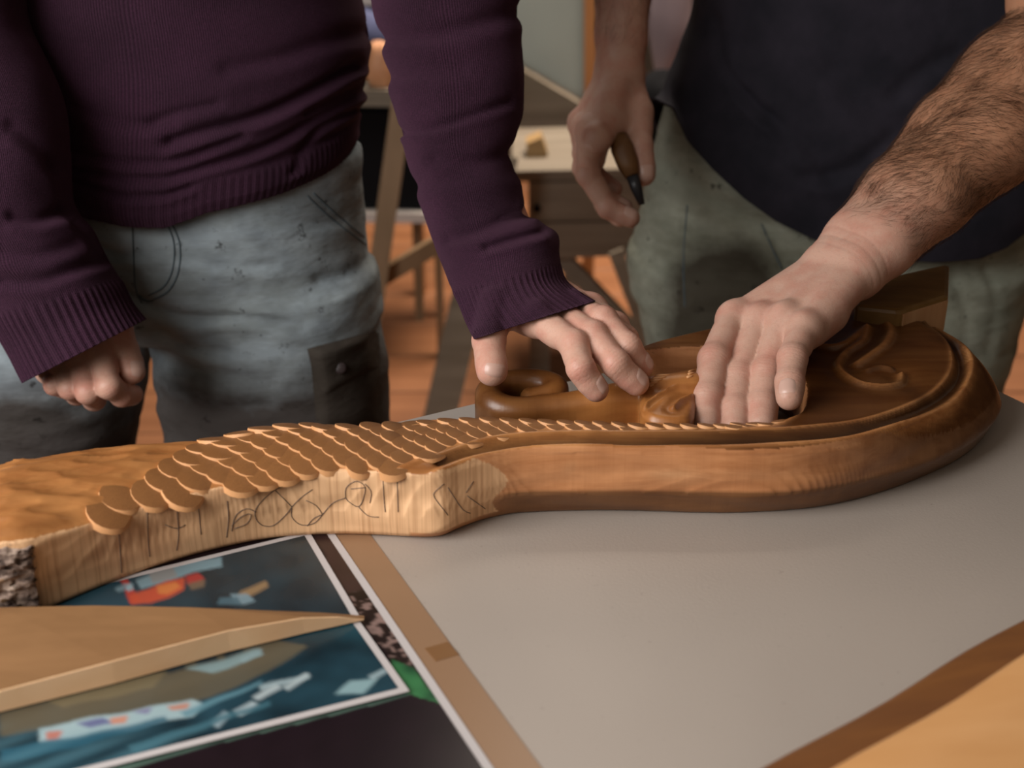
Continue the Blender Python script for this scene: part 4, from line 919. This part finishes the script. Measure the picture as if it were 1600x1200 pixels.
def drape(V, th, bvhs, gap=.0035, lim=.25):
    out = V.copy(); px, py = proj(V); m = np.zeros(len(V))
    for i in np.nonzero((np.sin(th) < lim) & (py > -200) & (py < 620))[0]:
        d = V[i]-C0; L = np.linalg.norm(d); dv = Vector(d/L)
        for b in bvhs:
            h = b.ray_cast(Vector(C0), dv)
            if h[0] is not None and h[3] < L+gap: m[i] = max(m[i], L+gap-h[3])
    return m
def apply_drape(V, th, nth, bvhs):
    m = drape(V, th, bvhs); n = len(m)//nth; g = m.reshape(n, nth); g[m.reshape(n, nth) > .05] = 0
    for _ in range(5):
        q = (np.roll(g, 1, 1)+np.roll(g, -1, 1)+np.r_[g[:1], g[:-1]]+np.r_[g[1:], g[-1:]]+g)/5; g = np.maximum(q, g)
    d = V-C0; d /= np.linalg.norm(d, axis=1)[:, None]; return V-d*g.ravel()[:, None]
# ---- cloth shells
def loft(rings, nth=240, m=10, fold=None, rib=None, inner=.006, uvn=(1, 1)):
    """rings: (centre, half axis A, half axis B) each a 3-vector; smooth interpolation; returns V,F,uv"""
    R = np.array([np.concatenate(r) for r in rings]); R = spline(R, m); nr = len(R); th = np.arange(nth)*2*math.pi/nth
    c, s_ = np.cos(th), np.sin(th); e = 2/2.35; cc = np.sign(c)*np.abs(c)**e; sn = np.sign(s_)*np.abs(s_)**e
    L = np.r_[0, np.cumsum(np.linalg.norm(np.diff(R[:, :3], axis=0), axis=1))]; V = R[:, None, :3] + cc[None, :, None]*R[:, None, 3:6] + sn[None, :, None]*R[:, None, 6:9]
    O = V-R[:, None, :3]; O /= np.linalg.norm(O, axis=2)[..., None]+1e-9
    d = np.zeros(V.shape[:2])
    if fold is not None: d = d+fold(V.reshape(-1, 3), np.repeat(L, nth), np.tile(th, nr), L[-1]).reshape(d.shape)
    if rib is not None: d = d+rib[0]*np.sin(rib[1]*th)[None, :]*np.clip((L-(L[-1]-rib[2]))/.006, 0, 1)[:, None]
    V = V+O*d[..., None]
    # hem rolls inside
    last = V[-1]; cen = R[-1, :3]; back = V[-4 if nr > 6 else -2]-O[-1]*inner*1.3
    V = np.concatenate([V, (last-O[-1]*inner*.5)[None], (last-O[-1]*inner + (back-last)*.25)[None], back[None]]); nr2 = len(V)
    F = np.array([(i*nth+j, i*nth+(j+1) % nth, (i+1)*nth+(j+1) % nth, (i+1)*nth+j) for i in range(nr2-1) for j in range(nth)])
    LL = np.r_[L, L[-1], L[-1], L[-1]]; return V.reshape(-1, 3), F, np.repeat(LL, nth), np.tile(th, nr2)
def add_uv(o, u, v, nth):
    uv = o.data.uv_layers.new(name='UVMap'); me = o.data; li = np.zeros(len(me.loops), np.int32); me.loops.foreach_get('vertex_index', li)
    uu = u[li].copy(); k = uu.reshape(-1, 4); wrap = (k.max(1)-k.min(1)) > .5; k[wrap] = np.where(k[wrap] < .5, k[wrap]+1, k[wrap]); uv.data.foreach_set('uv', np.stack([k.ravel(), v[li]], 1).ravel().astype(np.float32))
def pair_ring(lx, ly, rx, ry, y, th, dyr=0.0):
    a = Py(lx, ly, y); b = Py(rx, ry, y+dyr); c = (a+b)/2; A = (b-a)/2; d = nrm(rayd((lx+rx)/2, (ly+ry)/2)); B = d-(d@nrm(A))*nrm(A); return (c, A, nrm(B)*th)
def creases(V, lines, y=None):
    """lines: (pixel polyline, depth mm, width px); grooves on the side facing the camera"""
    px, py = proj(V); out = np.zeros(len(V))
    for pl, dep, wpx in lines:
        P = spline(np.array(pl, float), 6); d = polydist(px, py, P); out -= dep*np.exp(-(d/wpx)**2); 
        # ridge above the groove
        P2 = P.copy(); P2[:, 1] += wpx*1.5; out += dep*.45*np.exp(-(polydist(px, py, P2)/(wpx*1.1))**2)
    return out
def fnoise(V, sc, amp, seed, an=(1, 1, 1)):
    A = np.array(an)*sc; return amp*np.array([mnoise.noise(Vector((p[0]*A[0]+seed, p[1]*A[1], p[2]*A[2]))) for p in V])

# =============== person in the plum sweater
pa = thing('person', 'person in plum knitted sweater and stained grey blue work trousers standing at the left', 'person', (-.25, 1.17, 0))
def world_arm(wrist, elbow, r=(.0235, .036, .040)):
    a, b = np.array(wrist), np.array(elbow); return [(a*.7+b*.3, r[0]*1.15), (a*.3+b*.7, r[1]), (b, r[2]*.95)]
wA = np.array(HJ['A']['w']); eA = Py(698, 40, 1.065); shA = Py(690, -760, 1.15)
wD = np.array(HJ['D']['w']); eD = Py(-45, 40, 1.04); shD = Py(-120, -760, 1.15)
def fore_short(w_, e_, L=.09): d = nrm(e_-w_); return [(w_+d*.03, .0205), (w_+d*.06, .0205)]
LH[id(HJ['A'])] = dict(tn=(.25, -1.0, .25)); LH[id(HJ['C'])] = dict(tn=(.35, -1.0, .1)); LH[id(HJ['D'])] = dict(tn=(.8, -.5, .2))
hA = hand_mesh(HJ['A'], 1.0, (0, -.3, 1), fore_short(wA, eA)); hD = hand_mesh(HJ['D'], 1.0, (0, -1, .3), fore_short(wD, eD), .0013)
# trousers as one implicit surface
def rowsurf(rows, yd=None):
    out = []
    for py, xl, xr, y, th in rows:
        a = Py(xl, py, y); b = Py(xr, py, y); out.append((a[2], (a[0]+b[0])/2, (b[0]-a[0])/2, y, th))
    out.sort(); return np.array(out)
def ell(rows, X, Y, Z, n=2.3):
    z = np.ravel(Z); f = lambda k: np.interp(z, rows[:, 0], rows[:, k])[None, None, :]
    hw, th = f(2), f(4); q = (np.abs((X-f(1))/hw)**n + np.abs((Y-f(3))/th)**n)**(1/n); d = (q-1)*np.minimum(hw, th)
    return np.maximum(d, np.maximum(rows[0, 0]-Z, Z-rows[-1, 0]))
def trouser_mesh(parts, h, folds, amp, seed, ks=.018):
    Z0 = min(p[0, 0] for p in parts)-.01; Z1 = max(p[-1, 0] for p in parts)+.01; xs = np.concatenate([np.r_[p[:, 1]-p[:, 2], p[:, 1]+p[:, 2]] for p in parts]); ys = np.concatenate([np.r_[p[:, 3]-p[:, 4], p[:, 3]+p[:, 4]] for p in parts])
    g = Grid((xs.min()-.02, ys.min()-.02, Z0), (xs.max()+.02, ys.max()+.02, Z1), h); X = (g.lo[0]+h*np.arange(g.n[0])).astype(np.float32)[:, None, None]; Y = (g.lo[1]+h*np.arange(g.n[1])).astype(np.float32)[None, :, None]; Z = (g.lo[2]+h*np.arange(g.n[2])).astype(np.float32)[None, None, :]
    G = ell(parts[0], X, Y, Z)
    L = np.minimum(ell(parts[1], X, Y, Z), ell(parts[2], X, Y, Z)); G = smin(G, L, ks).astype(np.float32)
    V, Q = nets(G, g.lo, h); V = smooth_verts(V, Q, 2, .5); N = np.zeros_like(V); fn = np.cross(V[Q[:, 2]]-V[Q[:, 0]], V[Q[:, 3]]-V[Q[:, 1]])
    for k in range(4):
        for ax in range(3): N[:, ax] += np.bincount(Q[:, k], fn[:, ax], len(V))
    N /= np.linalg.norm(N, axis=1)[:, None]+1e-12; fr = np.clip(-N[:, 1]*2, 0, 1)
    V = V+N*((creases(V, folds)*fr)+fnoise(V, 9, amp, seed, (1, 1, 1.9))+fnoise(V, 24, amp*.45, seed+4, (.7, 1, 2.2)))[:, None]
    return V, Q
pelA = rowsurf([(230,-62,560,1.17,.105),(290,-68,564,1.17,.108),(390,-82,572,1.17,.112),(450,-92,580,1.17,.110),(482,-95,582,1.17,.100)])
l1A = rowsurf([(430,234,578,1.165,.100),(500,240,588,1.165,.104),(560,247,600,1.165,.104),(640,258,608,1.165,.102),(720,265,612,1.165,.098),(1240,330,575,1.16,.085),(1330,335,570,1.15,.085)])
l2A = rowsurf([(430,-102,226,1.165,.100),(500,-112,236,1.165,.104),(600,-122,226,1.165,.104),(690,-128,206,1.165,.10),(1240,-90,160,1.16,.085),(1330,-85,155,1.15,.085)])
CXA = float(pelA[-1, 1])
tors = coarse([(wA+nrm(eA-wA)*.05, eA, .0170, .024), (eA, shA, .024, .036), (wD+nrm(eD-wD)*.05, eD, .0170, .024), (eD, shD, .024, .036),
    ((CXA-.11, 1.17, 1.36), (CXA+.11, 1.17, 1.36), .06, .06), ((CXA-.04, 1.17, 1.28), (CXA-.06, 1.17, .95), .09, .08), ((CXA+.04, 1.17, 1.28), (CXA+.06, 1.17, .95), .09, .08),
    ((CXA-.09, 1.17, .85), (CXA+.09, 1.17, .85), .075, .075), ((l1A[-1, 1], 1.165, .74), (l1A[0, 1], 1.155, .10), .062, .042), ((l2A[-1, 1], 1.165, .74), (l2A[0, 1], 1.155, .10), .062, .042), ((CXA, 1.17, 1.38), (CXA, 1.15, 1.47), .052, .052)], .009)
btors = BVHTree.FromPolygons([tuple(v) for v in tors[0]], [tuple(map(int, q)) for q in tors[1]])
bA = join_body('body', [hA, hD, tors], M['skin_a'], pa)
def put_nails(hs, parent, lab=None):
    for A, Fq, f in hs[4]: mk('fingernail', A, Fq, M['nail'], parent)
put_nails(hA, bA); put_nails(hD, bA)
fA = [([(232,478),(300,500),(380,498),(470,512)], .004, 9), ([(245,520),(300,548),(360,555)], .004, 10), ([(250,560),(330,585),(420,600)], .0035, 12), ([(215,360),(210,420),(222,470)], .003, 7), ([(130,380),(180,398),(214,400)], .004, 8), ([(280,400),(340,415),(430,418)], .0025, 8), ([(420,340),(480,352),(540,345)], .002, 8), ([(500,440),(540,430),(575,405)], .0035, 9), ([(150,440),(190,455),(222,475)], .004, 8), ([(30,560),(90,590),(150,600)], .003, 12), ([(250,620),(330,640),(420,632)], .003, 12)]
Vj, Qj = trouser_mesh([pelA, l1A, l2A], .004, fA, .0045, 2.2)
jA = mk('trousers', Vj, Qj, M['jeans_l'], pa, label='grey blue denim work trousers with dark dirt on the thighs'); jpx, jpy = proj(Vj); vflt(jA, 'dirt', np.clip(ss(500, 690, jpy+.05*np.abs(jpx-380)-30*(jpx < 235)) + .5*ss(540, 590, jpx)*ss(430, 520, jpy), 0, 1)); bvh_j = BVHTree.FromPolygons([tuple(v) for v in Vj], [tuple(map(int, q)) for q in Qj])
for pl in [[(207,350),(209,400),(212,450),(222,474)], [(262,352),(272,380),(270,420),(256,448),(232,462)], [(270,352),(281,382),(279,424),(263,455),(236,470)], [(480,306),(510,335),(545,362),(572,382)], [(490,302),(520,330),(552,356),(574,374)], [(212,455),(225,470),(240,470)]]:
    b_ = MB(); drawn(b_, bvh_j, pl, .0007, n=5, step=6)
    if b_.n: b_.out('seam_stitching', M['stitch'], jA, True)
def patch(name, bvh, poly_px, m, parent, off=.004, nseg=14, **k):
    """cloth patch laid on a surface: quad given by 4 pixel corners TL TR BR BL"""
    TL, TR, BR, BL = [np.array(p, float) for p in poly_px]; G_ = []
    for i in range(nseg+1):
        for j in range(nseg+1):
            u, v = i/nseg, j/nseg; p = (TL*(1-u)+TR*u)*(1-v)+(BL*(1-u)+BR*u)*v; e = min(u, 1-u, v, 1-v); h = cast(bvh, p[0], p[1], off*min(1, e*6)+.0002)
            if h is None: return None
            G_.append(h)
    n_ = nseg+1; return mk(name, G_, [(i*n_+j, i*n_+j+1, (i+1)*n_+j+1, (i+1)*n_+j) for i in range(nseg) for j in range(nseg)], m, parent, **k)
pk_ = patch('cargo_pocket', bvh_j, [(484,546),(592,520),(600,680),(496,680)], M['pocket'], jA, .006, label='dark dirty thigh pocket with flap')
pf_ = patch('pocket_flap', bvh_j, [(480,545),(588,516),(594,575),(500,632)], M['pocket'], jA, .010)
for o_ in (pk_, pf_):
    if o_: vflt(o_, 'dirt', np.full(len(o_.data.vertices), .5))
h_ = cast(bvh_j, 532, 575, .0115)
if h_ is not None:
    q = MB(); dv = -nrm(rayd(532, 575)); q.tube([h_-dv*.002, h_+dv*.0005, h_+dv*.0012], [.0055, .0055, .004], 14); q.out('snap_button', M['button'], jA, True)
def shoe(parent, x, y):
    q = MB(); P = np.array([(x, y+.10, .045), (x, y+.04, .055), (x, y-.04, .05), (x, y-.11, .035), (x, y-.16, .028)]); q.tube(P, [.035, .045, .046, .042, .022], 16); q.V = [v*np.array([1, 1, 1]) for v in q.V]
    V_ = np.concatenate(q.V); V_[:, 2] = np.maximum(V_[:, 2], .001); q.V = [V_]; return q.out('boot', M['shoe'], parent, True)
for rr in (l1A, l2A): shoe(pa, rr[0, 1], 1.13)
# sweater torso
def torso_rings(rows, hemf, y, nrow=None):
    out = []
    for py, xl, xr, yd, th in rows:
        a = Py(xl, py, yd); b = Py(xr, py, yd); out.append(((a+b)/2, (b-a)/2, np.array([0, th, 0])))
    return out
TA = [(-830,60,560,1.16,.05),(-790,-40,650,1.16,.085),(-600,-70,640,1.165,.110),(-300,-60,585,1.17,.118),(-60,-48,552,1.17,.120),(30,-45,564,1.17,.120),(100,-42,576,1.17,.121),(170,-40,574,1.17,.122),(230,-38,567,1.17,.124),(290,-38,566,1.17,.127),(330,-38,566,1.17,.127)]
fT = [([(560,124),(545,132),(500,160),(450,188),(400,208),(340,222),(270,236)], .0090, 12), ([(585,150),(540,178),(490,205)], .004, 10), ([(115,262),(200,275),(300,268),(380,240)], .005, 10), ([(118,296),(250,304),(400,276),(520,210),(580,170)], .006, 11), ([(240,205),(270,190),(340,178)], .004, 10), ([(120,180),(200,205),(270,208)], .004, 12), ([(580,60),(520,70),(440,100),(360,118)], .004, 16), ([(110,318),(200,338),(300,330)], .004, 8), ([(470,330),(500,250),(560,215)], .005, 10)]
def foldT(V, l, th, L):
    fr = (np.sin(th) < .25); return creases(V, fT)*fr + fnoise(V, 7, .006, 1.0, (1, 1, 1.8)) + fnoise(V, 20, .0018, 3.0, (.8, 1, 1.6))
V, F_, l_, th_ = loft(torso_rings(TA, None, 1.17), 420, 16, foldT)
# slanted hem: lift the shell to the hem line
px, py = proj(V); hx = [-60, 40, 110, 200, 260, 330, 450, 520, 565, 600]; hy = [325, 327, 338, 355, 356, 334, 316, 300, 286, 284]
zt0 = Py(300, -60, 1.06)[2]; hz = np.interp(px, hx, [Py(a, b, 1.05)[2] for a, b in zip(hx, hy)]); z0h = V[:, 2].min(); k_ = np.clip((zt0-V[:, 2])/(zt0-z0h), 0, 1)
_w = ss(-.2, .8, np.sin(th_)); hz = hz*(1-_w)+_w*Py(300, 250, 1.17)[2]; V[:, 2] = V[:, 2] + (hz-z0h)*k_**2.2
dz = (V[:, 2]-hz); nrm_xy = V[:, :2]-np.array([V[:, 0].mean(), 1.17]); nrm_xy /= np.linalg.norm(nrm_xy, axis=1)[:, None]
ribm = np.clip((.030-dz)/.004, 0, 1); V[:, :2] += nrm_xy*(ribm*.0007*np.sin(th_*140)-.002*np.exp(-((dz-.032)/.004)**2) - .004*np.clip((.010-dz)/.01, 0, 1))[:, None]
swt = mk('sweater', V, F_, M['knit'], pa, label='plum fine knit sweater with ribbed hem'); add_uv(swt, th_/(2*math.pi), l_/l_.max(), 420)
# sleeves
yA = float(wA[1])
SA = [(shA+np.array([-.03, 0, .06]), np.array([.045, 0, -.02]), np.array([0, .055, 0])), (shA+np.array([0, 0, -.03]), np.array([.060, 0, 0]), np.array([0, .062, 0])), pair_ring(575,-400,800,-400,1.11,.058), pair_ring(574,-150,800,-150,1.085,.056),
      pair_ring(583,0,812,0,1.07,.055), pair_ring(594,62,820,86,1.055,.055), pair_ring(606,135,820,172,1.032,.054), pair_ring(624,205,800,238,1.008,.052), pair_ring(641,270,812,292,.988,.050), pair_ring(662,335,824,335,.968,.048),
      pair_ring(682,385,838,345,.950,.048), pair_ring(694,415,870,366,.935,.049), pair_ring(704,443,872,400,.920,.050), pair_ring(714,468,876,430,.904,.051), pair_ring(727,498,893,450,.888,.054), pair_ring(741,530,928,471,.872,.057)]
fS = [([(612,208),(680,200),(740,180),(800,160)], .0045, 7), ([(600,60),(700,50),(810,20)], .005, 14), ([(760,388),(800,376),(850,362)], .005, 7), ([(700,375),(760,358),(830,330)], .005, 10), ([(640,290),(720,275),(800,262)], .003, 14), ([(680,250),(740,255),(800,240)], .004, 12), ([(600,120),(660,112),(720,110)], .003, 14)]
def foldS(V, l, th, L): return creases(V, fS)*(np.sin(th) < .3) + fnoise(V, 13, .0035, 6.0, (1, 1, 1.7)) + fnoise(V, 35, .0010, 8.0)
V, F_, l_, th_ = loft(SA, 300, 12, foldS, (.0009, 52, .052)); V = apply_drape(V, th_, 300, [hA[6], btors]); o = mk('sleeve', V, F_, M['knit_s'], swt); add_uv(o, th_/(2*math.pi), l_/l_.max(), 300)
SD = [(shD+np.array([.03, 0, .06]), np.array([.045, 0, .02]), np.array([0, .055, 0])), (shD+np.array([0, 0, -.03]), np.array([.060, 0, 0]), np.array([0, .062, 0])), pair_ring(-150,-400,60,-400,1.09,.058), pair_ring(-140,-150,42,-150,1.065,.056),
      pair_ring(-140,0,34,10,1.04,.055), pair_ring(-134,90,55,80,1.025,.055), pair_ring(-122,170,90,160,1.01,.055), pair_ring(-105,250,103,240,1.0,.054), pair_ring(-85,320,108,320,.992,.052), pair_ring(-62,390,140,365,.988,.050), pair_ring(-35,450,165,412,.984,.048),
      pair_ring(-10,495,182,440,.980,.047), pair_ring(12,532,195,468,.978,.047), pair_ring(30,560,205,486,.974,.048), pair_ring(50,591,217,505,.968,.048)]
fD = [([(100,330),(60,345),(20,340)], .006, 10), ([(165,405),(120,420),(60,440),(0,440)], .005, 10), ([(110,340),(140,370),(150,390)], .004, 9), ([(20,200),(60,230),(90,260)], .004, 14), ([(0,395),(60,400),(120,380)], .004, 12), ([(85,260),(100,300),(100,330)], .004, 12)]
def foldD(V, l, th, L): return creases(V, fD)*(np.sin(th) < .3) + fnoise(V, 13, .0035, 16.0, (1, 1, 1.7)) + fnoise(V, 35, .0010, 18.0)
V, F_, l_, th_ = loft(SD, 300, 12, foldD, (.0009, 52, .052)); V = apply_drape(V, th_, 300, [hD[6], btors]); o = mk('sleeve', V, F_, M['knit_s'], swt); add_uv(o, th_/(2*math.pi), l_/l_.max(), 300)

# =============== person in the navy shirt
pb_ = thing('person', 'person in navy t-shirt and khaki work trousers bending over the carving at the right', 'person', (.40, 1.36, 0))
wB = np.array(HJ['B']['w']); eB = Py(1672, 70, 1.06); shB = Py(1640, -700, 1.32)
wC = np.array(HJ['C']['w']); eC = Py(985, -330, 1.34); shC = Py(1120, -800, 1.38)
def pt(a, b, t): return a*(1-t)+b*t
faB = [(pt(wB, eB, .10), .0270), (pt(wB, eB, .30), .0335), (pt(wB, eB, .55), .0440), (pt(wB, eB, .80), .0510), (eB, .0500)]
faC = [(pt(wC, eC, .12), .0240), (pt(wC, eC, .35), .0300), (pt(wC, eC, .65), .0410), (pt(wC, eC, .9), .0440), (eC, .042)]
hB = hand_mesh(HJ['B'], 1.08, (0, -.3, 1), faB, .0013, fat=1.06); hC = hand_mesh(HJ['C'], 1.06, (-1, -.2, .2), faC, .0016)
pelB = rowsurf([(150,1040,1690,1.37,.105),(250,1016,1660,1.37,.110),(330,1000,1632,1.37,.114),(400,991,1605,1.37,.116),(450,990,1592,1.37,.112)])
l1B = rowsurf([(400,992,1290,1.365,.105),(470,996,1290,1.36,.108),(540,1008,1285,1.36,.108),(620,1020,1275,1.36,.10),(1060,1030,1220,1.36,.085),(1130,1030,1215,1.35,.085)])
l2B = rowsurf([(400,1300,1602,1.365,.105),(470,1305,1588,1.36,.108),(540,1312,1570,1.36,.108),(600,1320,1550,1.36,.10),(1060,1350,1540,1.36,.085),(1130,1350,1535,1.35,.085)])
CXB = float(pelB[-1, 1])
torB = coarse([(eB, shB, .048, .055), (eC, shC, .042, .055), ((CXB-.11, 1.37, 1.34), (CXB+.11, 1.37, 1.34), .07, .07), ((CXB-.05, 1.37, 1.26), (CXB-.05, 1.37, .95), .09, .08), ((CXB+.05, 1.37, 1.26), (CXB+.05, 1.37, .95), .09, .08), ((CXB-.09, 1.37, .86), (CXB+.09, 1.37, .86), .08, .08),
    ((l1B[-1, 1], 1.36, .74), (l1B[0, 1], 1.35, .10), .065, .042), ((l2B[-1, 1], 1.36, .74), (l2B[0, 1], 1.35, .10), .065, .042), ((CXB, 1.36, 1.36), (CXB, 1.33, 1.47), .055, .055)], .009)
bB = join_body('body', [hB, hC, torB], M['skin_b'], pb_)
_V = np.concatenate([hB[0], hC[0], torB[0]]); _t = np.clip(((_V-wB)@(eB-wB))/((eB-wB)@(eB-wB)), 0, 1); _t = ss(.02, .35, _t)*(np.linalg.norm(_V-wB, axis=1) < .6)*(_V[:, 0] > .2); vflt(bB, 'tan', _t)
hB = hB[:4]+([q for q in hB[4] if q[2] == 'p'],)+hB[5:]; put_nails(hB, bB); put_nails(hC, bB)
fB = [([(1040,260),(1100,300),(1150,330),(1200,360)], .004, 12), ([(1190,345),(1210,380),(1225,425)], .005, 7), ([(1072,330),(1066,400),(1070,470)], .004, 7), ([(1490,440),(1510,500),(1500,560)], .004, 10), ([(1540,420),(1555,480),(1545,550)], .003, 9)]
Vk, Qk = trouser_mesh([pelB, l1B, l2B], .005, fB, .004, 7.7)
jB = mk('trousers', Vk, Qk, M['jeans_r'], pb_, label='khaki work trousers with dark dirty thighs')
jpx, jpy = proj(Vk); vflt(jB, 'dirt', np.clip(1.25*np.exp(-((jpx-1130)/95)**2)*ss(330, 440, jpy) + .25*np.exp(-((jpx-1500)/30)**2)*ss(480, 560, jpy), 0, 1))
for rr in (l1B, l2B): shoe(pb_, rr[0, 1], 1.33)
bvh_k = BVHTree.FromPolygons([tuple(v) for v in Vk], [tuple(map(int, q)) for q in Qk])
for pl in [[(1190,350),(1205,385),(1222,420)], [(1074,320),(1068,400),(1070,480)]]:
    b_ = MB(); drawn(b_, bvh_k, pl, .0008, n=5, step=6); b_.n and b_.out('seam_stitching', M['stitch'], jB, True)
TB = [(-900,1240,1480,1.36,.05),(-840,1120,1640,1.365,.085),(-600,1090,1720,1.37,.115),(-250,1082,1745,1.37,.122),(0,1083,1742,1.37,.125),(100,1062,1735,1.37,.126),(190,1040,1718,1.37,.128),(280,1022,1695,1.37,.131),(360,1005,1668,1.37,.134),(410,1000,1650,1.37,.134)]
fN = [([(1112,40),(1118,110),(1145,170),(1190,230)], .005, 10), ([(1190,215),(1215,250),(1230,290)], .004, 10), ([(1260,330),(1330,300),(1390,240)], .006, 16), ([(1300,120),(1350,190),(1420,230)], .004, 22), ([(1150,180),(1250,260),(1290,330)], .004, 16), ([(1400,160),(1440,120),(1500,90)], .004, 16)]
def foldN(V, l, th, L): return creases(V, fN)*(np.sin(th) < .2) + fnoise(V, 5, .008, 31.0, (1, 1, 1.2)) + fnoise(V, 15, .0018, 33.0)
V, F_, l_, th_ = loft(torso_rings(TB, None, 1.37), 360, 14, foldN)
px, py = proj(V); hx = [980, 1038, 1060, 1100, 1150, 1200, 1280, 1360, 1450, 1520, 1560, 1600, 1680, 1740]; hy = [180, 188, 236, 274, 314, 345, 378, 394, 404, 402, 388, 356, 300, 280]
zt0 = Py(1300, -60, 1.24)[2]; hz = np.interp(px, hx, [Py(a, b, 1.25)[2] for a, b in zip(hx, hy)]); z0h = V[:, 2].min(); k_ = np.clip((zt0-V[:, 2])/(zt0-z0h), 0, 1)
_w = ss(-.2, .8, np.sin(th_)); hz = hz*(1-_w)+_w*Py(1300, 260, 1.37)[2]; V[:, 2] = V[:, 2] + (hz-z0h)*k_**2.0
shn = mk('t_shirt', V, F_, M['navy'], pb_, label='plain navy cotton t-shirt')
for (sh, e, sg) in ((shB, eB, 1), (shC, eC, -1)):
    d = nrm(e-sh); A = nrm(np.cross(d, [0, 1, 0])); B = np.cross(d, A); rg = []
    for t, r in ((-.05, .05), (0, .070), (.05, .074), (.12, .073), (.18, .074)): rg.append((sh+d*t, A*r, B*r))
    V, F_, l_, th_ = loft(rg, 72, 8, lambda V, l, th, L: fnoise(V, 15, .003, 41.0)); mk('sleeve', V, F_, M['navy'], shn)
# forearm hair
def hairs(name, w_, e_, t0, t1, n, src, seed, nh):
    V, Q = src[0], src[1]; r_ = np.random.RandomState(seed); ax = e_-w_; Lx = np.linalg.norm(ax); ax = ax/Lx; t = ((V-w_)@ax)/Lx
    N = np.zeros_like(V); fn = np.cross(V[Q[:, 2]]-V[Q[:, 0]], V[Q[:, 3]]-V[Q[:, 1]])
    for k in range(4):
        for a in range(3): N[:, a] += np.bincount(Q[:, k], fn[:, a], len(V))
    N /= np.linalg.norm(N, axis=1)[:, None]+1e-12
    vis = np.einsum('ij,ij->i', N, nrm(C0-w_)[None]*np.ones((len(V), 1))); pr = np.clip((t-t0)/.12, 0, 1)*(t < t1)*np.clip(vis+.35, 0, 1)*(.35+.65*np.clip(vnoise(V[:, :], 30, seed)+.5, 0, 1)); pr = pr/pr.sum()
    ii = r_.choice(len(V), n, p=pr); P0 = V[ii]+r_.randn(n, 3)*.0004; nn = N[ii]; side_ = np.cross(nn, ax)
    sw = np.array([mnoise.noise(Vector(p)*28) for p in P0])[:, None]*1.6
    d0 = -ax[None]*1.0 + side_*(.55+sw)+.25*r_.randn(n, 3); d0 -= (d0*nn).sum(1)[:, None]*nn; d0 /= np.linalg.norm(d0, axis=1)[:, None]
    Ln = (.008+.008*r_.rand(n))[:, None]*nh; cv = np.cross(nn, d0)*r_.randn(n, 1)*.35; pts = []
    for k in range(5):
        s_ = k/4; pts.append(P0 + d0*Ln*s_ + cv*Ln*s_*s_ + nn*(.0003+.0016*np.sin(s_*math.pi*.8)))
    pts = np.stack(pts, 1); rad = np.array([.000085, .00008, .000065, .00004, .00001])*.95; u = np.cross(d0, nn); Vv = []
    for k in range(5):
        for q in range(3):
            a = q*2*math.pi/3; Vv.append(pts[:, k]+(u*math.cos(a)+nn*math.sin(a))*rad[k])
    Vv = np.stack(Vv, 1).reshape(-1, 3); b0 = np.arange(n)*15; Fq = np.concatenate([np.stack([b0+k*3+q, b0+k*3+(q+1) % 3, b0+(k+1)*3+(q+1) % 3, b0+(k+1)*3+q], 1) for k in range(4) for q in range(3)])
    o = mk(name, Vv, Fq, M['hair'], bB); o['kind'] = 'stuff'; return o
hairs('arm_hair', wB, eB, .10, 1.0, 8500, hB, 3, 1.0)
hairs('arm_hair', wC, eC, .08, .8, 1500, hC, 5, .9)
# small carving tool held in the hanging hand
tl = thing('carving_tool', 'small wooden handled tool with dark tip held in the hanging hand', 'tool', tuple(Py(985, 290, 1.165)))
a_, b_, c_ = Py(966, 214, 1.185), Py(988, 275, 1.16), Py(1003, 320, 1.15)
q = MB(); q.tube([a_, pt(a_, b_, .3), pt(a_, b_, .7), b_], [.009, .011, .010, .007], 12); q.out('handle', wood('tool_handle', (.16, .075, .025), (.10, .045, .018)), tl, True)
q = MB(); q.tube([b_, pt(b_, c_, .4), c_], [.006, .0055, .003], 10); q.out('blade', mat('dark_steel', (.02, .02, .022), .35), tl, True)
